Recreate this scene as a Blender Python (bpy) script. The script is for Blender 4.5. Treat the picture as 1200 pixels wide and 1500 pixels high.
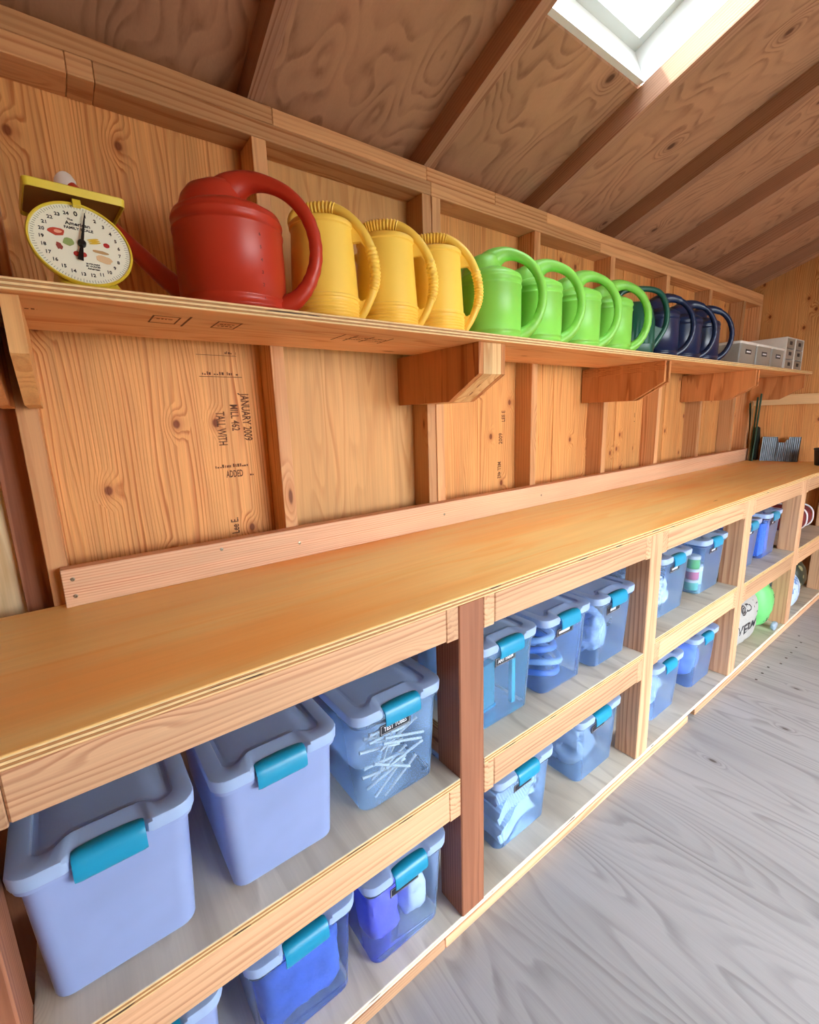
import bpy, bmesh, math, random
from mathutils import Vector, Matrix, noise

# ------------------------------------------------------------------ scene
for o in list(bpy.data.objects):
    bpy.data.objects.remove(o, do_unlink=True)
SC = bpy.context.scene
COL = SC.collection
random.seed(7)

# ------------------------------------------------------------------ camera
M = ((0.7977131870104749, -0.6021207831521705, -0.033230013027501254),
     (-0.14626431846627974, -0.13972928739813723, -0.9793275628648483),
     (0.5850302730741256, 0.7860828765082123, -0.19953268115120548))
F_PX = 670.03
CAM = Vector((0.0, -1.377, 1.36))
cam_d = bpy.data.cameras.new('camera')
cam = bpy.data.objects.new('camera', cam_d)
COL.objects.link(cam)
r0, r1, r2 = Vector(M[0]), -Vector(M[1]), -Vector(M[2])
R = Matrix((r0, r1, r2)).transposed().to_4x4()
cam.matrix_world = Matrix.Translation(CAM) @ R
cam_d.sensor_fit = 'HORIZONTAL'
cam_d.sensor_width = 36.0
cam_d.lens = 36.0 * F_PX / 1200.0
cam_d.clip_start = 0.02
SC.camera = cam

# ------------------------------------------------------------------ sky, exposure
world = bpy.data.worlds.new('overcast_sky')
SC.world = world
world.use_nodes = True
bg = world.node_tree.nodes['Background']
bg.inputs['Color'].default_value = (0.90, 0.96, 1.0, 1)
bg.inputs['Strength'].default_value = 9.0
sun_d = bpy.data.lights.new('sun', 'SUN'); sun_d.energy = 4.5; sun_d.angle = math.radians(3.0); sun_d.color = (1.0, 0.90, 0.72)
sun = bpy.data.objects.new('sun', sun_d); COL.objects.link(sun)
sun.rotation_euler = Vector((0.46, -0.40, -0.72)).to_track_quat('-Z', 'Y').to_euler()
SC.view_settings.view_transform = 'Standard'
SC.view_settings.look = 'None'
SC.view_settings.gamma = 1.0
SC.view_settings.use_curve_mapping = False
SC.view_settings.exposure = 0.95

# ------------------------------------------------------------------ colour
def lin(c):
    c = c / 255.0
    return c / 12.92 if c <= 0.04045 else ((c + 0.055) / 1.055) ** 2.4
def rgb(r, g, b):
    return (lin(r), lin(g), lin(b), 1.0)

# ------------------------------------------------------------------ materials
MATS = {}
class NT:
    def __init__(s, name):
        s.m = bpy.data.materials.new(name); s.m.use_nodes = True
        s.t = s.m.node_tree; s.t.nodes.clear()
        s.out = s.n('ShaderNodeOutputMaterial')
    def n(s, typ, **kw):
        nd = s.t.nodes.new(typ)
        for k, v in kw.items(): setattr(nd, k, v)
        return nd
    def l(s, a, b): s.t.links.new(a, b)
    def val(s, sock, v):
        if hasattr(v, 'is_output'): s.l(v, sock)
        else: sock.default_value = v
    def math(s, op, a, b=0.0, c=0.0, clamp=False):
        nd = s.n('ShaderNodeMath', operation=op); nd.use_clamp = clamp
        s.val(nd.inputs[0], a); s.val(nd.inputs[1], b); s.val(nd.inputs[2], c)
        return nd.outputs[0]
    def vmath(s, op, a, b):
        nd = s.n('ShaderNodeVectorMath', operation=op)
        s.val(nd.inputs[0], a); s.val(nd.inputs[1], b)
        return nd.outputs[0]
    def comb(s, x, y, z):
        nd = s.n('ShaderNodeCombineXYZ')
        for i, v in enumerate((x, y, z)): s.val(nd.inputs[i], v)
        return nd.outputs[0]
    def noise(s, vec, scale=1.0, detail=2.0, rough=0.5, dist=0.0):
        nd = s.n('ShaderNodeTexNoise')
        s.l(vec, nd.inputs['Vector']); nd.inputs['Scale'].default_value = scale
        nd.inputs['Detail'].default_value = detail; nd.inputs['Roughness'].default_value = rough
        nd.inputs['Distortion'].default_value = dist
        return nd.outputs['Fac']
    def ramp(s, fac, stops, interp='LINEAR'):
        nd = s.n('ShaderNodeValToRGB'); e = nd.color_ramp.elements
        nd.color_ramp.interpolation = interp
        while len(e) < len(stops): e.new(0.5)
        for el, (p, c) in zip(e, stops):
            el.position = p; el.color = c if len(c) == 4 else (*c, 1)
        s.val(nd.inputs[0], fac)
        return nd.outputs[0]
    def mix(s, fac, a, b, blend='MIX'):
        nd = s.n('ShaderNodeMix', data_type='RGBA', blend_type=blend)
        s.val(nd.inputs[0], fac); s.val(nd.inputs[6], a); s.val(nd.inputs[7], b)
        return nd.outputs[2]
    def maprange(s, v, a, b, c, d, smooth=True):
        nd = s.n('ShaderNodeMapRange')
        nd.interpolation_type = 'SMOOTHSTEP' if smooth else 'LINEAR'
        s.val(nd.inputs[0], v)
        for i, x in enumerate((a, b, c, d)): nd.inputs[i + 1].default_value = x
        return nd.outputs[0]

def wood(name, axis, early, late, knot=None, figure='lumber', freq=120.0, warp=0.35, warp_scale=(1.2, 9.0),
         fine=0.25, knots=0.45, knot_k=(3.2, 9.0), knot_size=0.16, knot_amp=6.0, rough=0.55, bump=0.12,
         tone=0.25, stain=None, late_amt=1.0, vary=0.16, spec=0.3):
    """procedural timber: growth-ring bands that bend round knots, fibres and slow tone drift"""
    key = (name, axis)
    if key in MATS: return MATS[key]
    s = NT(name + '_' + axis)
    tc = s.n('ShaderNodeTexCoord'); oi = s.n('ShaderNodeObjectInfo')
    sep = s.n('ShaderNodeSeparateXYZ'); s.l(tc.outputs['Object'], sep.inputs[0])
    X, Y, Z = sep.outputs
    g, a, b = {'x': (X, Y, Z), 'y': (Y, X, Z), 'z': (Z, X, Y), 'w': (Z, Y, X)}[axis]
    rnd = oi.outputs['Random']
    g = s.math('ADD', g, s.math('MULTIPLY', rnd, 71.3))
    rb = s.math('FRACT', s.math('MULTIPLY', rnd, 17.77))
    v = s.comb(g, s.math('ADD', a, s.math('MULTIPLY', rnd, 3.1)), s.math('ADD', b, s.math('MULTIPLY', rb, 2.3)))
    lowv = s.vmath('MULTIPLY', v, (warp_scale[0], warp_scale[1], warp_scale[1]))
    w1 = s.math('SUBTRACT', s.noise(lowv, 1.0, 2.0, 0.5), 0.5)
    # knots
    kv = s.n('ShaderNodeTexVoronoi', feature='F1')
    kvv = s.vmath('MULTIPLY', v, (knot_k[0], knot_k[1], knot_k[1]))
    if figure != 'lumber': kv.voronoi_dimensions = '2D'
    s.l(kvv, kv.inputs['Vector']); kv.inputs['Scale'].default_value = 1.0
    kd = kv.outputs['Distance']
    ksep = s.n('ShaderNodeSeparateColor'); s.l(kv.outputs['Color'], ksep.inputs[0])
    gate = s.math('LESS_THAN', ksep.outputs[0], knots)
    kbump = s.math('MULTIPLY', s.maprange(kd, 0.0, knot_size * 2.6, 1.0, 0.0), gate)
    if figure == 'lumber':
        aa = s.math('SUBTRACT', s.math('ADD', a, s.math('MULTIPLY', w1, 0.02)), s.math('MULTIPLY', s.math('SUBTRACT', rb, 0.5), 0.12))
        bb = s.math('SUBTRACT', b, s.math('ADD', s.math('MULTIPLY', rnd, 0.10), 0.035))
        r = s.math('SQRT', s.math('ADD', s.math('MULTIPLY', aa, aa), s.math('MULTIPLY', bb, bb)))
        field = s.math('MULTIPLY', r, freq)
        field = s.math('ADD', field, s.math('MULTIPLY', w1, warp * 8))
    elif figure == 'siding':
        field = s.math('ADD', s.math('MULTIPLY', a, freq), s.math('MULTIPLY', w1, warp * 16))
    else:
        w2 = s.noise(s.vmath('MULTIPLY', v, (warp_scale[0] * 3.1, warp_scale[1] * 2.6, warp_scale[1] * 2.6)), 1.0, 1.0)
        field = s.math('ADD', s.math('MULTIPLY', w1, freq), s.math('MULTIPLY', w2, freq * 0.13))
    mw_ = s.noise(s.vmath('MULTIPLY', v, (2.2, 38.0, 38.0)), 1.0, 2.0)
    field = s.math('ADD', field, s.math('MULTIPLY', mw_, 1.5 if figure != 'ply' else 0.35))
    field = s.math('ADD', field, s.math('MULTIPLY', kbump, knot_amp))
    fr = s.math('FRACT', field)
    band = s.ramp(fr, [(0.0, (0, 0, 0)), (0.45, (0.16,) * 3), (0.78, (1, 1, 1)), (0.9, (0.85,) * 3), (1.0, (0, 0, 0))])
    # fibres
    fv = s.vmath('MULTIPLY', v, (5.0, 260.0, 260.0))
    fib = s.noise(fv, 1.0, 2.0, 0.6)
    fv2 = s.vmath('MULTIPLY', v, (1.6, 42.0, 42.0))
    fib2 = s.noise(fv2, 1.0, 3.0, 0.6)
    soft = s.math('MULTIPLY', band, s.maprange(fib2, 0.25, 0.7, 0.35, 1.0))
    soft = s.math('MULTIPLY', soft, late_amt)
    bs = s.noise(s.vmath('MULTIPLY', v, (0.9, 16.0, 16.0)), 1.0, 2.0)
    soft = s.math('MULTIPLY', soft, s.maprange(bs, 0.32, 0.66, 0.25, 1.15))
    col = s.mix(soft, early, late)
    dv = s.noise(s.vmath('MULTIPLY', v, (0.8, 4.0, 4.0)), 1.0, 3.0)
    if stain is not None:
        col = s.mix(s.maprange(dv, 0.42, 0.68, 0.0, 0.75), col, stain)
    f = s.math('ADD', s.math('MULTIPLY', fib, fine), s.math('MULTIPLY', fib2, fine))
    f = s.math('ADD', f, 1.0 - fine)
    f = s.math('MULTIPLY', f, s.maprange(dv, 0.25, 0.75, 1.0 - tone, 1.0 + tone * 0.6, False))
    f = s.math('MULTIPLY', f, s.maprange(rb, 0.0, 1.0, 1.0 - vary, 1.0 + vary, False))
    col = s.mix(1.0, col, s.comb(f, f, f), 'MULTIPLY')
    if knot is not None:
        halo = s.math('MULTIPLY', s.maprange(kd, knot_size * 0.3, knot_size * 1.5, 0.55, 0.0), gate)
        col = s.mix(halo, col, late)
        core = s.math('MULTIPLY', s.maprange(s.math('ADD', kd, s.math('MULTIPLY', s.math('SUBTRACT', fib2, 0.5), 0.05)), knot_size * 0.32, knot_size * 0.62, 0.9, 0.0), gate)
        col = s.mix(core, col, knot)
    p = s.n('ShaderNodeBsdfPrincipled')
    s.l(col, p.inputs['Base Color'])
    p.inputs['Roughness'].default_value = rough
    p.inputs['Specular IOR Level'].default_value = spec
    if bump:
        bn = s.n('ShaderNodeBump'); bn.inputs['Strength'].default_value = bump
        bn.inputs['Distance'].default_value = 0.004
        s.l(s.math('ADD', s.math('MULTIPLY', band, -0.6), s.math('MULTIPLY', fib2, 0.8)), bn.inputs['Height'])
        s.l(bn.outputs[0], p.inputs['Normal'])
    s.l(p.outputs[0], s.out.inputs[0])
    MATS[key] = s.m
    return s.m

def ply_edge(name='plywood_edge', n=5, thick=0.02, lightc=rgb(236, 205, 150), darkc=rgb(176, 122, 70)):
    if name in MATS: return MATS[name]
    s = NT(name)
    tc = s.n('ShaderNodeTexCoord'); sep = s.n('ShaderNodeSeparateXYZ'); s.l(tc.outputs['Object'], sep.inputs[0])
    z = s.math('ADD', s.math('DIVIDE', sep.outputs[2], thick), 0.5)
    wob = s.noise(s.vmath('MULTIPLY', tc.outputs['Object'], (4, 4, 4)), 1.0, 1.0)
    z = s.math('ADD', z, s.math('MULTIPLY', s.math('SUBTRACT', wob, 0.5), 0.05))
    layer = s.math('MULTIPLY', z, n / 2.0)
    fr = s.math('FRACT', layer)
    col = s.ramp(fr, [(0.0, lightc), (0.46, lightc), (0.5, rgb(120, 75, 38)), (0.55, darkc), (0.93, darkc), (0.97, rgb(130, 85, 45))])
    voidn = s.noise(s.vmath('MULTIPLY', tc.outputs['Object'], (9, 9, 90)), 1.0, 1.0)
    gate = s.math('MULTIPLY', s.math('GREATER_THAN', voidn, 0.70), s.math('GREATER_THAN', fr, 0.5))
    col = s.mix(s.math('MULTIPLY', gate, 0.9), col, rgb(52, 32, 18))
    fib = s.noise(s.vmath('MULTIPLY', tc.outputs['Object'], (60, 60, 300)), 1.0, 2.0)
    f = s.maprange(fib, 0.3, 0.7, 0.82, 1.08, False)
    col = s.mix(1.0, col, s.comb(f, f, f), 'MULTIPLY')
    p = s.n('ShaderNodeBsdfPrincipled'); s.l(col, p.inputs['Base Color'])
    p.inputs['Roughness'].default_value = 0.7
    s.l(p.outputs[0], s.out.inputs[0])
    MATS[name] = s.m
    return s.m

def plain(name, col, rough=0.45, spec=0.5, metal=0.0, mottled=0.06, scale=14.0, coat=0.0, bump=0.0):
    if name in MATS: return MATS[name]
    s = NT(name)
    tc = s.n('ShaderNodeTexCoord')
    nz = s.noise(tc.outputs['Object'], scale, 3.0)
    f = s.maprange(nz, 0.3, 0.7, 1 - mottled, 1 + mottled, False)
    c = s.mix(1.0, col, s.comb(f, f, f), 'MULTIPLY')
    p = s.n('ShaderNodeBsdfPrincipled'); s.l(c, p.inputs['Base Color'])
    p.inputs['Roughness'].default_value = rough; p.inputs['Metallic'].default_value = metal
    p.inputs['Specular IOR Level'].default_value = spec; p.inputs['Coat Weight'].default_value = coat
    if bump:
        bn = s.n('ShaderNodeBump'); bn.inputs['Strength'].default_value = bump; bn.inputs['Distance'].default_value = 0.003
        s.l(nz, bn.inputs['Height']); s.l(bn.outputs[0], p.inputs['Normal'])
    s.l(p.outputs[0], s.out.inputs[0])
    MATS[name] = s.m
    return s.m

def frosted(name, col, clear=0.4, tint=(0.80, 0.89, 1.0, 1), trans=0.45, rough=0.35):
    """thin translucent plastic: see-through share, milky share that passes light, soft gloss"""
    if name in MATS: return MATS[name]
    s = NT(name)
    tc = s.n('ShaderNodeTexCoord')
    nz = s.noise(tc.outputs['Object'], 9.0, 2.0)
    f = s.maprange(nz, 0.3, 0.7, 0.95, 1.05, False)
    c = s.mix(1.0, col, s.comb(f, f, f), 'MULTIPLY')
    d = s.n('ShaderNodeBsdfDiffuse'); s.l(c, d.inputs[0])
    t = s.n('ShaderNodeBsdfTranslucent'); s.l(c, t.inputs[0])
    m1 = s.n('ShaderNodeMixShader'); m1.inputs[0].default_value = trans
    s.l(d.outputs[0], m1.inputs[1]); s.l(t.outputs[0], m1.inputs[2])
    tr = s.n('ShaderNodeBsdfTransparent'); tr.inputs[0].default_value = tint
    m2 = s.n('ShaderNodeMixShader'); m2.inputs[0].default_value = clear
    s.l(m1.outputs[0], m2.inputs[1]); s.l(tr.outputs[0], m2.inputs[2])
    gl = s.n('ShaderNodeBsdfGlossy'); gl.inputs['Roughness'].default_value = rough
    gl.inputs[0].default_value = (0.9, 0.95, 1, 1)
    fre = s.n('ShaderNodeFresnel'); fre.inputs[0].default_value = 1.4
    m3 = s.n('ShaderNodeMixShader'); s.l(fre.outputs[0], m3.inputs[0])
    s.l(m2.outputs[0], m3.inputs[1]); s.l(gl.outputs[0], m3.inputs[2])
    s.l(m3.outputs[0], s.out.inputs[0])
    MATS[name] = s.m
    return s.m

def bag_print(name, base, ink, scale=30.0, thr=0.62):
    if name in MATS: return MATS[name]
    s = NT(name)
    tc = s.n('ShaderNodeTexCoord')
    nz = s.noise(s.vmath('MULTIPLY', tc.outputs['Object'], (1.0, 1.0, 0.6)), scale, 1.0)
    m = s.math('GREATER_THAN', nz, thr)
    c = s.mix(m, base, ink)
    p = s.n('ShaderNodeBsdfPrincipled'); s.l(c, p.inputs['Base Color']); p.inputs['Roughness'].default_value = 0.4
    s.l(p.outputs[0], s.out.inputs[0]); MATS[name] = s.m
    return s.m

# timber palette (albedos, not lit colours)
def pine(ax):   return wood('framing_pine', ax, rgb(222, 168, 118), rgb(184, 116, 68), rgb(110, 58, 28), freq=75, knots=0.36, knot_k=(2.6, 9.0), knot_size=0.13, knot_amp=3.5)
def fir(ax):    return wood('bench_fir', ax, rgb(216, 172, 134), rgb(172, 118, 86), rgb(112, 68, 46), freq=80, knots=0.36, knot_k=(2.4, 9.0), knot_size=0.13, knot_amp=4.0, fine=0.3)
def redwood(ax): return wood('post_fir', ax, rgb(164, 108, 80), rgb(122, 72, 50), rgb(80, 44, 28), freq=110, knots=0.2, knot_k=(2.4, 9.0), knot_size=0.12, knot_amp=4.0, fine=0.35)
def rafterw(ax): return wood('rafter_fir', ax, rgb(190, 144, 116), rgb(150, 100, 74), rgb(96, 56, 36), freq=120, knots=0.25, knot_k=(2.4, 9.0), knot_size=0.12)
def siding(ax='z'):   return wood('siding_panel', ax, rgb(228, 166, 102), rgb(184, 106, 52), rgb(122, 58, 24), figure='siding', freq=84, warp=0.75, warp_scale=(0.7, 7.0), knots=0.55, knot_k=(5.0, 7.0), knot_size=0.12, knot_amp=2.6, fine=0.5, bump=0.3, vary=0.10, tone=0.3)
def rotary(ax): return wood('rotary_plywood', ax, rgb(192, 146, 114), rgb(142, 98, 74), rgb(92, 56, 40), figure='ply', freq=20, warp_scale=(1.3, 3.2), late_amt=0.85, knots=0.34, knot_k=(3.0, 3.8), knot_size=0.085, knot_amp=3.0, fine=0.16, bump=0.03, vary=0.05, tone=0.2)
def smoothply(ax): return wood('smooth_plywood', ax, rgb(222, 170, 110), rgb(192, 130, 74), rgb(140, 80, 40), figure='ply', freq=14, warp_scale=(0.8, 6.0), knots=0.10, knot_k=(2.0, 5.0), knot_size=0.08, fine=0.3, bump=0.05, vary=0.05, late_amt=0.7)
def counterw(): return wood('worktop_plywood', 'x', rgb(255, 216, 140), rgb(252, 188, 98), rgb(110, 52, 20), figure='ply', freq=10, warp_scale=(0.55, 6.0), knots=0.06, knot_k=(1.0, 12.0), knot_size=0.05, fine=0.14, bump=0.02, rough=0.42, spec=0.35, tone=0.12, stain=rgb(248, 166, 78), late_amt=0.75, vary=0.0)
def greyply(ax): return wood('bench_shelf_plywood', ax, rgb(212, 204, 186), rgb(184, 174, 156), rgb(120, 108, 92), figure='ply', freq=9, warp_scale=(0.9, 4.0), knots=0.12, knot_k=(2.0, 4.0), knot_size=0.06, fine=0.15, bump=0.02, vary=0.03, tone=0.28)
def floorw():   return wood('floor_plywood', 'y', rgb(168, 168, 170), rgb(104, 102, 102), rgb(84, 78, 74), figure='ply', freq=24, warp_scale=(0.55, 3.4), late_amt=0.5, knots=0.30, knot_k=(2.2, 4.4), knot_size=0.055, knot_amp=2.2, fine=0.2, bump=0.05, vary=0.02, tone=0.14, rough=0.5)
def palepanel(): return wood('pale_panel', 'z', rgb(232, 208, 166), rgb(206, 174, 128), None, figure='ply', freq=5, knots=0.0, fine=0.3, bump=0.03, vary=0.0)

# ------------------------------------------------------------------ geometry helpers
BOXES = {}
def box_mesh(sx, sy, sz, bev=0.0015, mats=(), edge_mat=False):
    key = (round(sx, 5), round(sy, 5), round(sz, 5), bev, tuple(m.name for m in mats), edge_mat)
    if key in BOXES: return BOXES[key]
    bm = bmesh.new()
    bmesh.ops.create_cube(bm, size=1.0)
    for v in bm.verts: v.co = Vector((v.co.x * sx, v.co.y * sy, v.co.z * sz))
    if edge_mat:
        for f in bm.faces: f.material_index = 0 if abs(f.normal.z) > 0.5 else 1
    if bev:
        bmesh.ops.bevel(bm, geom=list(bm.edges), offset=min(bev, sx / 3, sy / 3, sz / 3), segments=1, affect='EDGES')
    me = bpy.data.meshes.new('board'); bm.to_mesh(me); bm.free()
    for m in mats: me.materials.append(m)
    BOXES[key] = me
    return me

def link(name, me, parent=None, loc=(0, 0, 0), rot=(0, 0, 0)):
    o = bpy.data.objects.new(name, me); COL.objects.link(o)
    o.location = loc; o.rotation_euler = rot
    if parent is not None: o.parent = parent
    return o
def wloc(o):
    p = Vector(o.location)
    return p + wloc(o.parent) if o.parent else p
def bx(name, x0, x1, y0, y1, z0, z1, mat, parent=None, bev=0.0015, edge=None):
    mats = (mat,) if edge is None else (mat, edge)
    me = box_mesh(x1 - x0, y1 - y0, z1 - z0, bev, mats, edge is not None)
    c = Vector(((x0 + x1) / 2, (y0 + y1) / 2, (z0 + z1) / 2))
    if parent is not None: c = c - wloc(parent)
    return link(name, me, parent, c)
def empty(name, loc=(0, 0, 0), rotz=0.0):
    o = bpy.data.objects.new(name, None); COL.objects.link(o)
    o.location = loc; o.rotation_euler = (0, 0, rotz); o.empty_display_size = 0.05
    return o
def tag(o, label, cat, group=None):
    o['label'] = label; o['category'] = cat
    if group: o['group'] = group
    return o
def struct(o, label=None):
    o['kind'] = 'structure'
    if label: o['label'] = label
    return o
def mk(name, verts, faces, mat, parent=None, loc=(0, 0, 0), rot=(0, 0, 0), smooth=False, sharp=None):
    me = bpy.data.meshes.new(name); me.from_pydata([tuple(v) for v in verts], [], faces); me.update()
    mats = mat if isinstance(mat, (list, tuple)) else [mat]
    for m in mats: me.materials.append(m)
    bm = bmesh.new(); bm.from_mesh(me); bmesh.ops.recalc_face_normals(bm, faces=bm.faces); bm.to_mesh(me); bm.free()
    if smooth:
        for p in me.polygons: p.use_smooth = True
        if sharp is not None: me.set_sharp_from_angle(angle=math.radians(sharp))
    return link(name, me, parent, loc, rot)
def loft(rings, closed_start=True, closed_end=True, closed_ring=True):
    n = len(rings[0]); vs = [v for r in rings for v in r]; fs = []
    for i in range(len(rings) - 1):
        for j in range(n if closed_ring else n - 1):
            k = (j + 1) % n
            fs.append((i * n + j, i * n + k, (i + 1) * n + k, (i + 1) * n + j))
    if closed_start: fs.append(tuple(range(n))[::-1])
    if closed_end: fs.append(tuple((len(rings) - 1) * n + j for j in range(n)))
    return vs, fs
def lathe(prof, n=40, ox=0, oy=0, ex=1.0):
    rings = []
    for r, z in prof:
        rings.append([(ox + r * ex * math.cos(2 * math.pi * j / n), oy + r * math.sin(2 * math.pi * j / n), z) for j in range(n)])
    return loft(rings)
def catmull(pts, sub):
    out = []
    P = [pts[0]] + list(pts) + [pts[-1]]
    for i in range(1, len(P) - 2):
        for t in range(sub):
            u = t / sub
            out.append([0.5 * (2 * b + (c - a) * u + (2 * a - 5 * b + 4 * c - d) * u * u + (3 * b - a - 3 * c + d) * u ** 3)
                        for a, b, c, d in zip(P[i - 1], P[i], P[i + 1], P[i + 2])])
    out.append(list(pts[-1]))
    return out
def sweep(path, nseg=14, flat=1.0):
    """path of (x,y,z,r); frame kept by a fixed side vector where possible"""
    rings = []
    side = None
    for i, p in enumerate(path):
        a = Vector(path[max(0, i - 1)][:3]); b = Vector(path[min(len(path) - 1, i + 1)][:3])
        t = (b - a).normalized()
        if side is None:
            side = Vector((0, 1, 0)) if abs(t.y) < 0.9 else Vector((1, 0, 0))
        side = (side - t * side.dot(t)).normalized()
        up = t.cross(side)
        c = Vector(p[:3]); r = p[3]
        rings.append([c + side * (math.cos(2 * math.pi * j / nseg) * r * flat) + up * (math.sin(2 * math.pi * j / nseg) * r) for j in range(nseg)])
    return loft(rings)
def prism(poly, axis, a0, a1):
    """extrude a 2D polygon; axis 'x': poly is (y,z)"""
    n = len(poly)
    if axis == 'x': f = lambda p, a: (a, p[0], p[1])
    elif axis == 'y': f = lambda p, a: (p[0], a, p[1])
    else: f = lambda p, a: (p[0], p[1], a)
    vs = [f(p, a0) for p in poly] + [f(p, a1) for p in poly]
    fs = [tuple(range(n)), tuple(range(2 * n - 1, n - 1, -1))]
    for j in range(n):
        k = (j + 1) % n
        fs.append((j, k, n + k, n + j))
    return vs, fs
TEXTS = {}
def text_mesh(s, size, mat, extrude=0.0003, align='CENTER'):
    key = (s, size, mat.name, align)
    if key in TEXTS: return TEXTS[key]
    cu = bpy.data.curves.new('lettering', 'FONT'); cu.body = s; cu.size = size
    cu.extrude = extrude; cu.align_x = align; cu.align_y = 'CENTER'; cu.resolution_u = 2; cu.offset = size * 0.018
    o = bpy.data.objects.new('lettering', cu); COL.objects.link(o)
    bpy.context.view_layer.update()
    dg = bpy.context.evaluated_depsgraph_get()
    me = bpy.data.meshes.new_from_object(o.evaluated_get(dg))
    bpy.data.objects.remove(o, do_unlink=True)
    me.materials.clear(); me.materials.append(mat)
    TEXTS[key] = me
    return me
def copy_tree(o, parent=None):
    c = o.copy(); COL.objects.link(c); c.parent = parent
    for ch in o.children: copy_tree(ch, c)
    return c

# ================================================================== THE ROOM
FZ = 0.015                       # floor level
XL, XR = -1.35, 4.25             # end walls
YO = -3.2                        # opposite wall with the open doorway
SL = 0.36                        # roof slope
YR = -1.60                       # ridge
PZ0, PZ1 = 2.078, 2.160          # double top plate
SD = 0.089                       # stud depth
STUD = 0.565
stud_x = [0.517 + STUD * k for k in range(-3, 7)]
def zr(y): return PZ1 + SL * (-SD - y)                     # rafter underside on our side
RH = 0.078                                                 # rafter height, vertical
def zc(y): return zr(y) + RH                               # ceiling underside
ridge_z = zc(YR)

floor = bx('floor', XL - 0.1, XR + 0.1, YO - 0.1, 0.1, FZ - 0.06, FZ - 0.004, greyply('x')); struct(floor, 'grey plywood floor of the shed')
fm = floorw()
sx = XL
row = 0
sheet_edges = [XL, -0.92, 0.30, 3.10, XR]
for i in range(len(sheet_edges) - 1):
    for (ya, yb) in ((YO, -2.32), (-2.32, 0.0)):
        bx('floor_sheet', sheet_edges[i] + 0.0008, sheet_edges[i + 1] - 0.0008, ya + 0.0008, yb - 0.0008, FZ - 0.004, FZ, fm, floor, bev=0.0008)
nail_m = plain('nail_steel', rgb(70, 64, 60), 0.5, metal=0.6)
nm = None
for k in range(9):
    for (sxx, dx) in ((2.62 + 0.09 * k, 0.0),):
        v, f = lathe([(0.006, 0), (0.006, 0.0006)], 8)
        if nm is None:
            n_ = mk('nail', v, f, nail_m, floor); nm = n_.data
        else: n_ = link('nail', nm, floor)
        n_.location = Vector((sxx + dx, -0.735 - (0.0 if sxx * 20 % 2 < 1 else 0.03), FZ)) - wloc(floor)

# back wall: outer skin, studs, plates and siding panels
wall_back = bx('wall_back', XL, XR, 0.012, 0.05, FZ, 2.30, siding()); struct(wall_back, 'back wall of bare timber framing and siding panels')
pm = pine('z'); px_ = pine('x'); sd = siding()
edges = [XL] + [x for x in stud_x] + [XR]
for i in range(len(edges) - 1):
    a, b = edges[i], edges[i + 1]
    if b - a < 0.05: continue
    cx = (a + b) / 2
    if cx < -0.05: m = palepanel()
    elif abs(cx - (stud_x[3] + STUD / 2)) < 0.1: m = smoothply('z')
    else: m = sd
    pn = bx('siding_panel', a + (0.0 if i else 0), b - 0.002, -0.0, 0.011, FZ, 2.26, m, wall_back, bev=0.001)
    if i >= 6:                  # shiplap grooves show on the far panels
        bx('siding_panel', cx - 0.03, cx + 0.17, -0.004, 0.001, FZ, 2.26, m, wall_back, bev=0.001)
for k, x in enumerate(stud_x):
    if x < XL + 0.05 or x > XR - 0.05: continue
    if abs(x - 1.082) < 0.02:
        bx('stud', 1.053, 1.091, -SD, -0.0005, FZ, PZ0, pm, wall_back)
        bx('stud', 1.094, 1.132, -SD, -0.0005, FZ, PZ0, pm, wall_back)
    elif abs(x - (-0.048)) < 0.02:
        bx('stud', -0.068, -0.030, -SD, -0.0005, FZ, PZ0, pm, wall_back)
        bx('stud', -0.122, -0.070, -0.020, -0.0005, FZ, PZ0, redwood('z'), wall_back)  # darker wood paints in the shade on this set-back strip
    else:
        bx('stud', x - 0.019, x + 0.019, -SD, -0.0005, FZ, PZ0, pm, wall_back)
bx('stud', XR - 0.042, XR - 0.001, -SD, -0.0005, FZ, PZ0, pm, wall_back)
# double top plate in butted lengths
mid = PZ0 + 0.041
for a, b in ((XL, 0.12), (0.12, 0.168), (0.168, 1.092), (1.092, 2.10), (2.10, XR)):
    bx('top_plate', a, b - 0.0008, -SD, -0.0005, PZ0 + 0.0005, mid - 0.0005, px_, wall_back)
for a, b in ((XL, 0.56), (0.56, 1.076), (1.076, 1.40), (1.40, 1.706), (1.706, XR)):
    bx('top_plate', a, b - 0.0008, -SD + 0.001, -0.0005, mid + 0.0005, PZ1, px_, wall_back)

# stamps printed on the siding
ink = plain('stamp_ink', rgb(104, 60, 30), 0.8, mottled=0.5, scale=60)
def wall_text(s, x, z, size, rot, xs=1.0):
    me = text_mesh(s, size, ink)
    o = link('stamp_print', me, wall_back, Vector((x, -0.0007, z)) - wloc(wall_back), (math.pi / 2, rot, 0))
    o.scale = (xs, 1, 1)
    return o
def ink_bar(x0, x1, z0, z1, y=-0.0007):
    return bx('stamp_print', x0, x1, y - 0.0004, y, z0, z1, ink, wall_back, bev=0)
D = math.pi / 2
def ink_dashes(x0, x1, z, h, seed):
    """a stamped line too worn to read: broken strokes of uneven height"""
    rr = random.Random(seed); x = x0
    while x < x1:
        w = rr.uniform(0.002, 0.006)
        if rr.random() < 0.8: ink_bar(x, min(x + w, x1), z, z + h * rr.uniform(0.35, 1.0))
        x += w + rr.uniform(0.001, 0.003)
wall_text('JANUARY 2009', 0.441, 1.380, 0.033, D, 0.62)
wall_text('MILL 462', 0.408, 1.380, 0.031, D, 0.64)
wall_text('TALL WITH', 0.368, 1.350, 0.033, D, 0.56)
wall_text('ADDED', 0.392, 1.219, 0.028, 0.0, 0.50)
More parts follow.
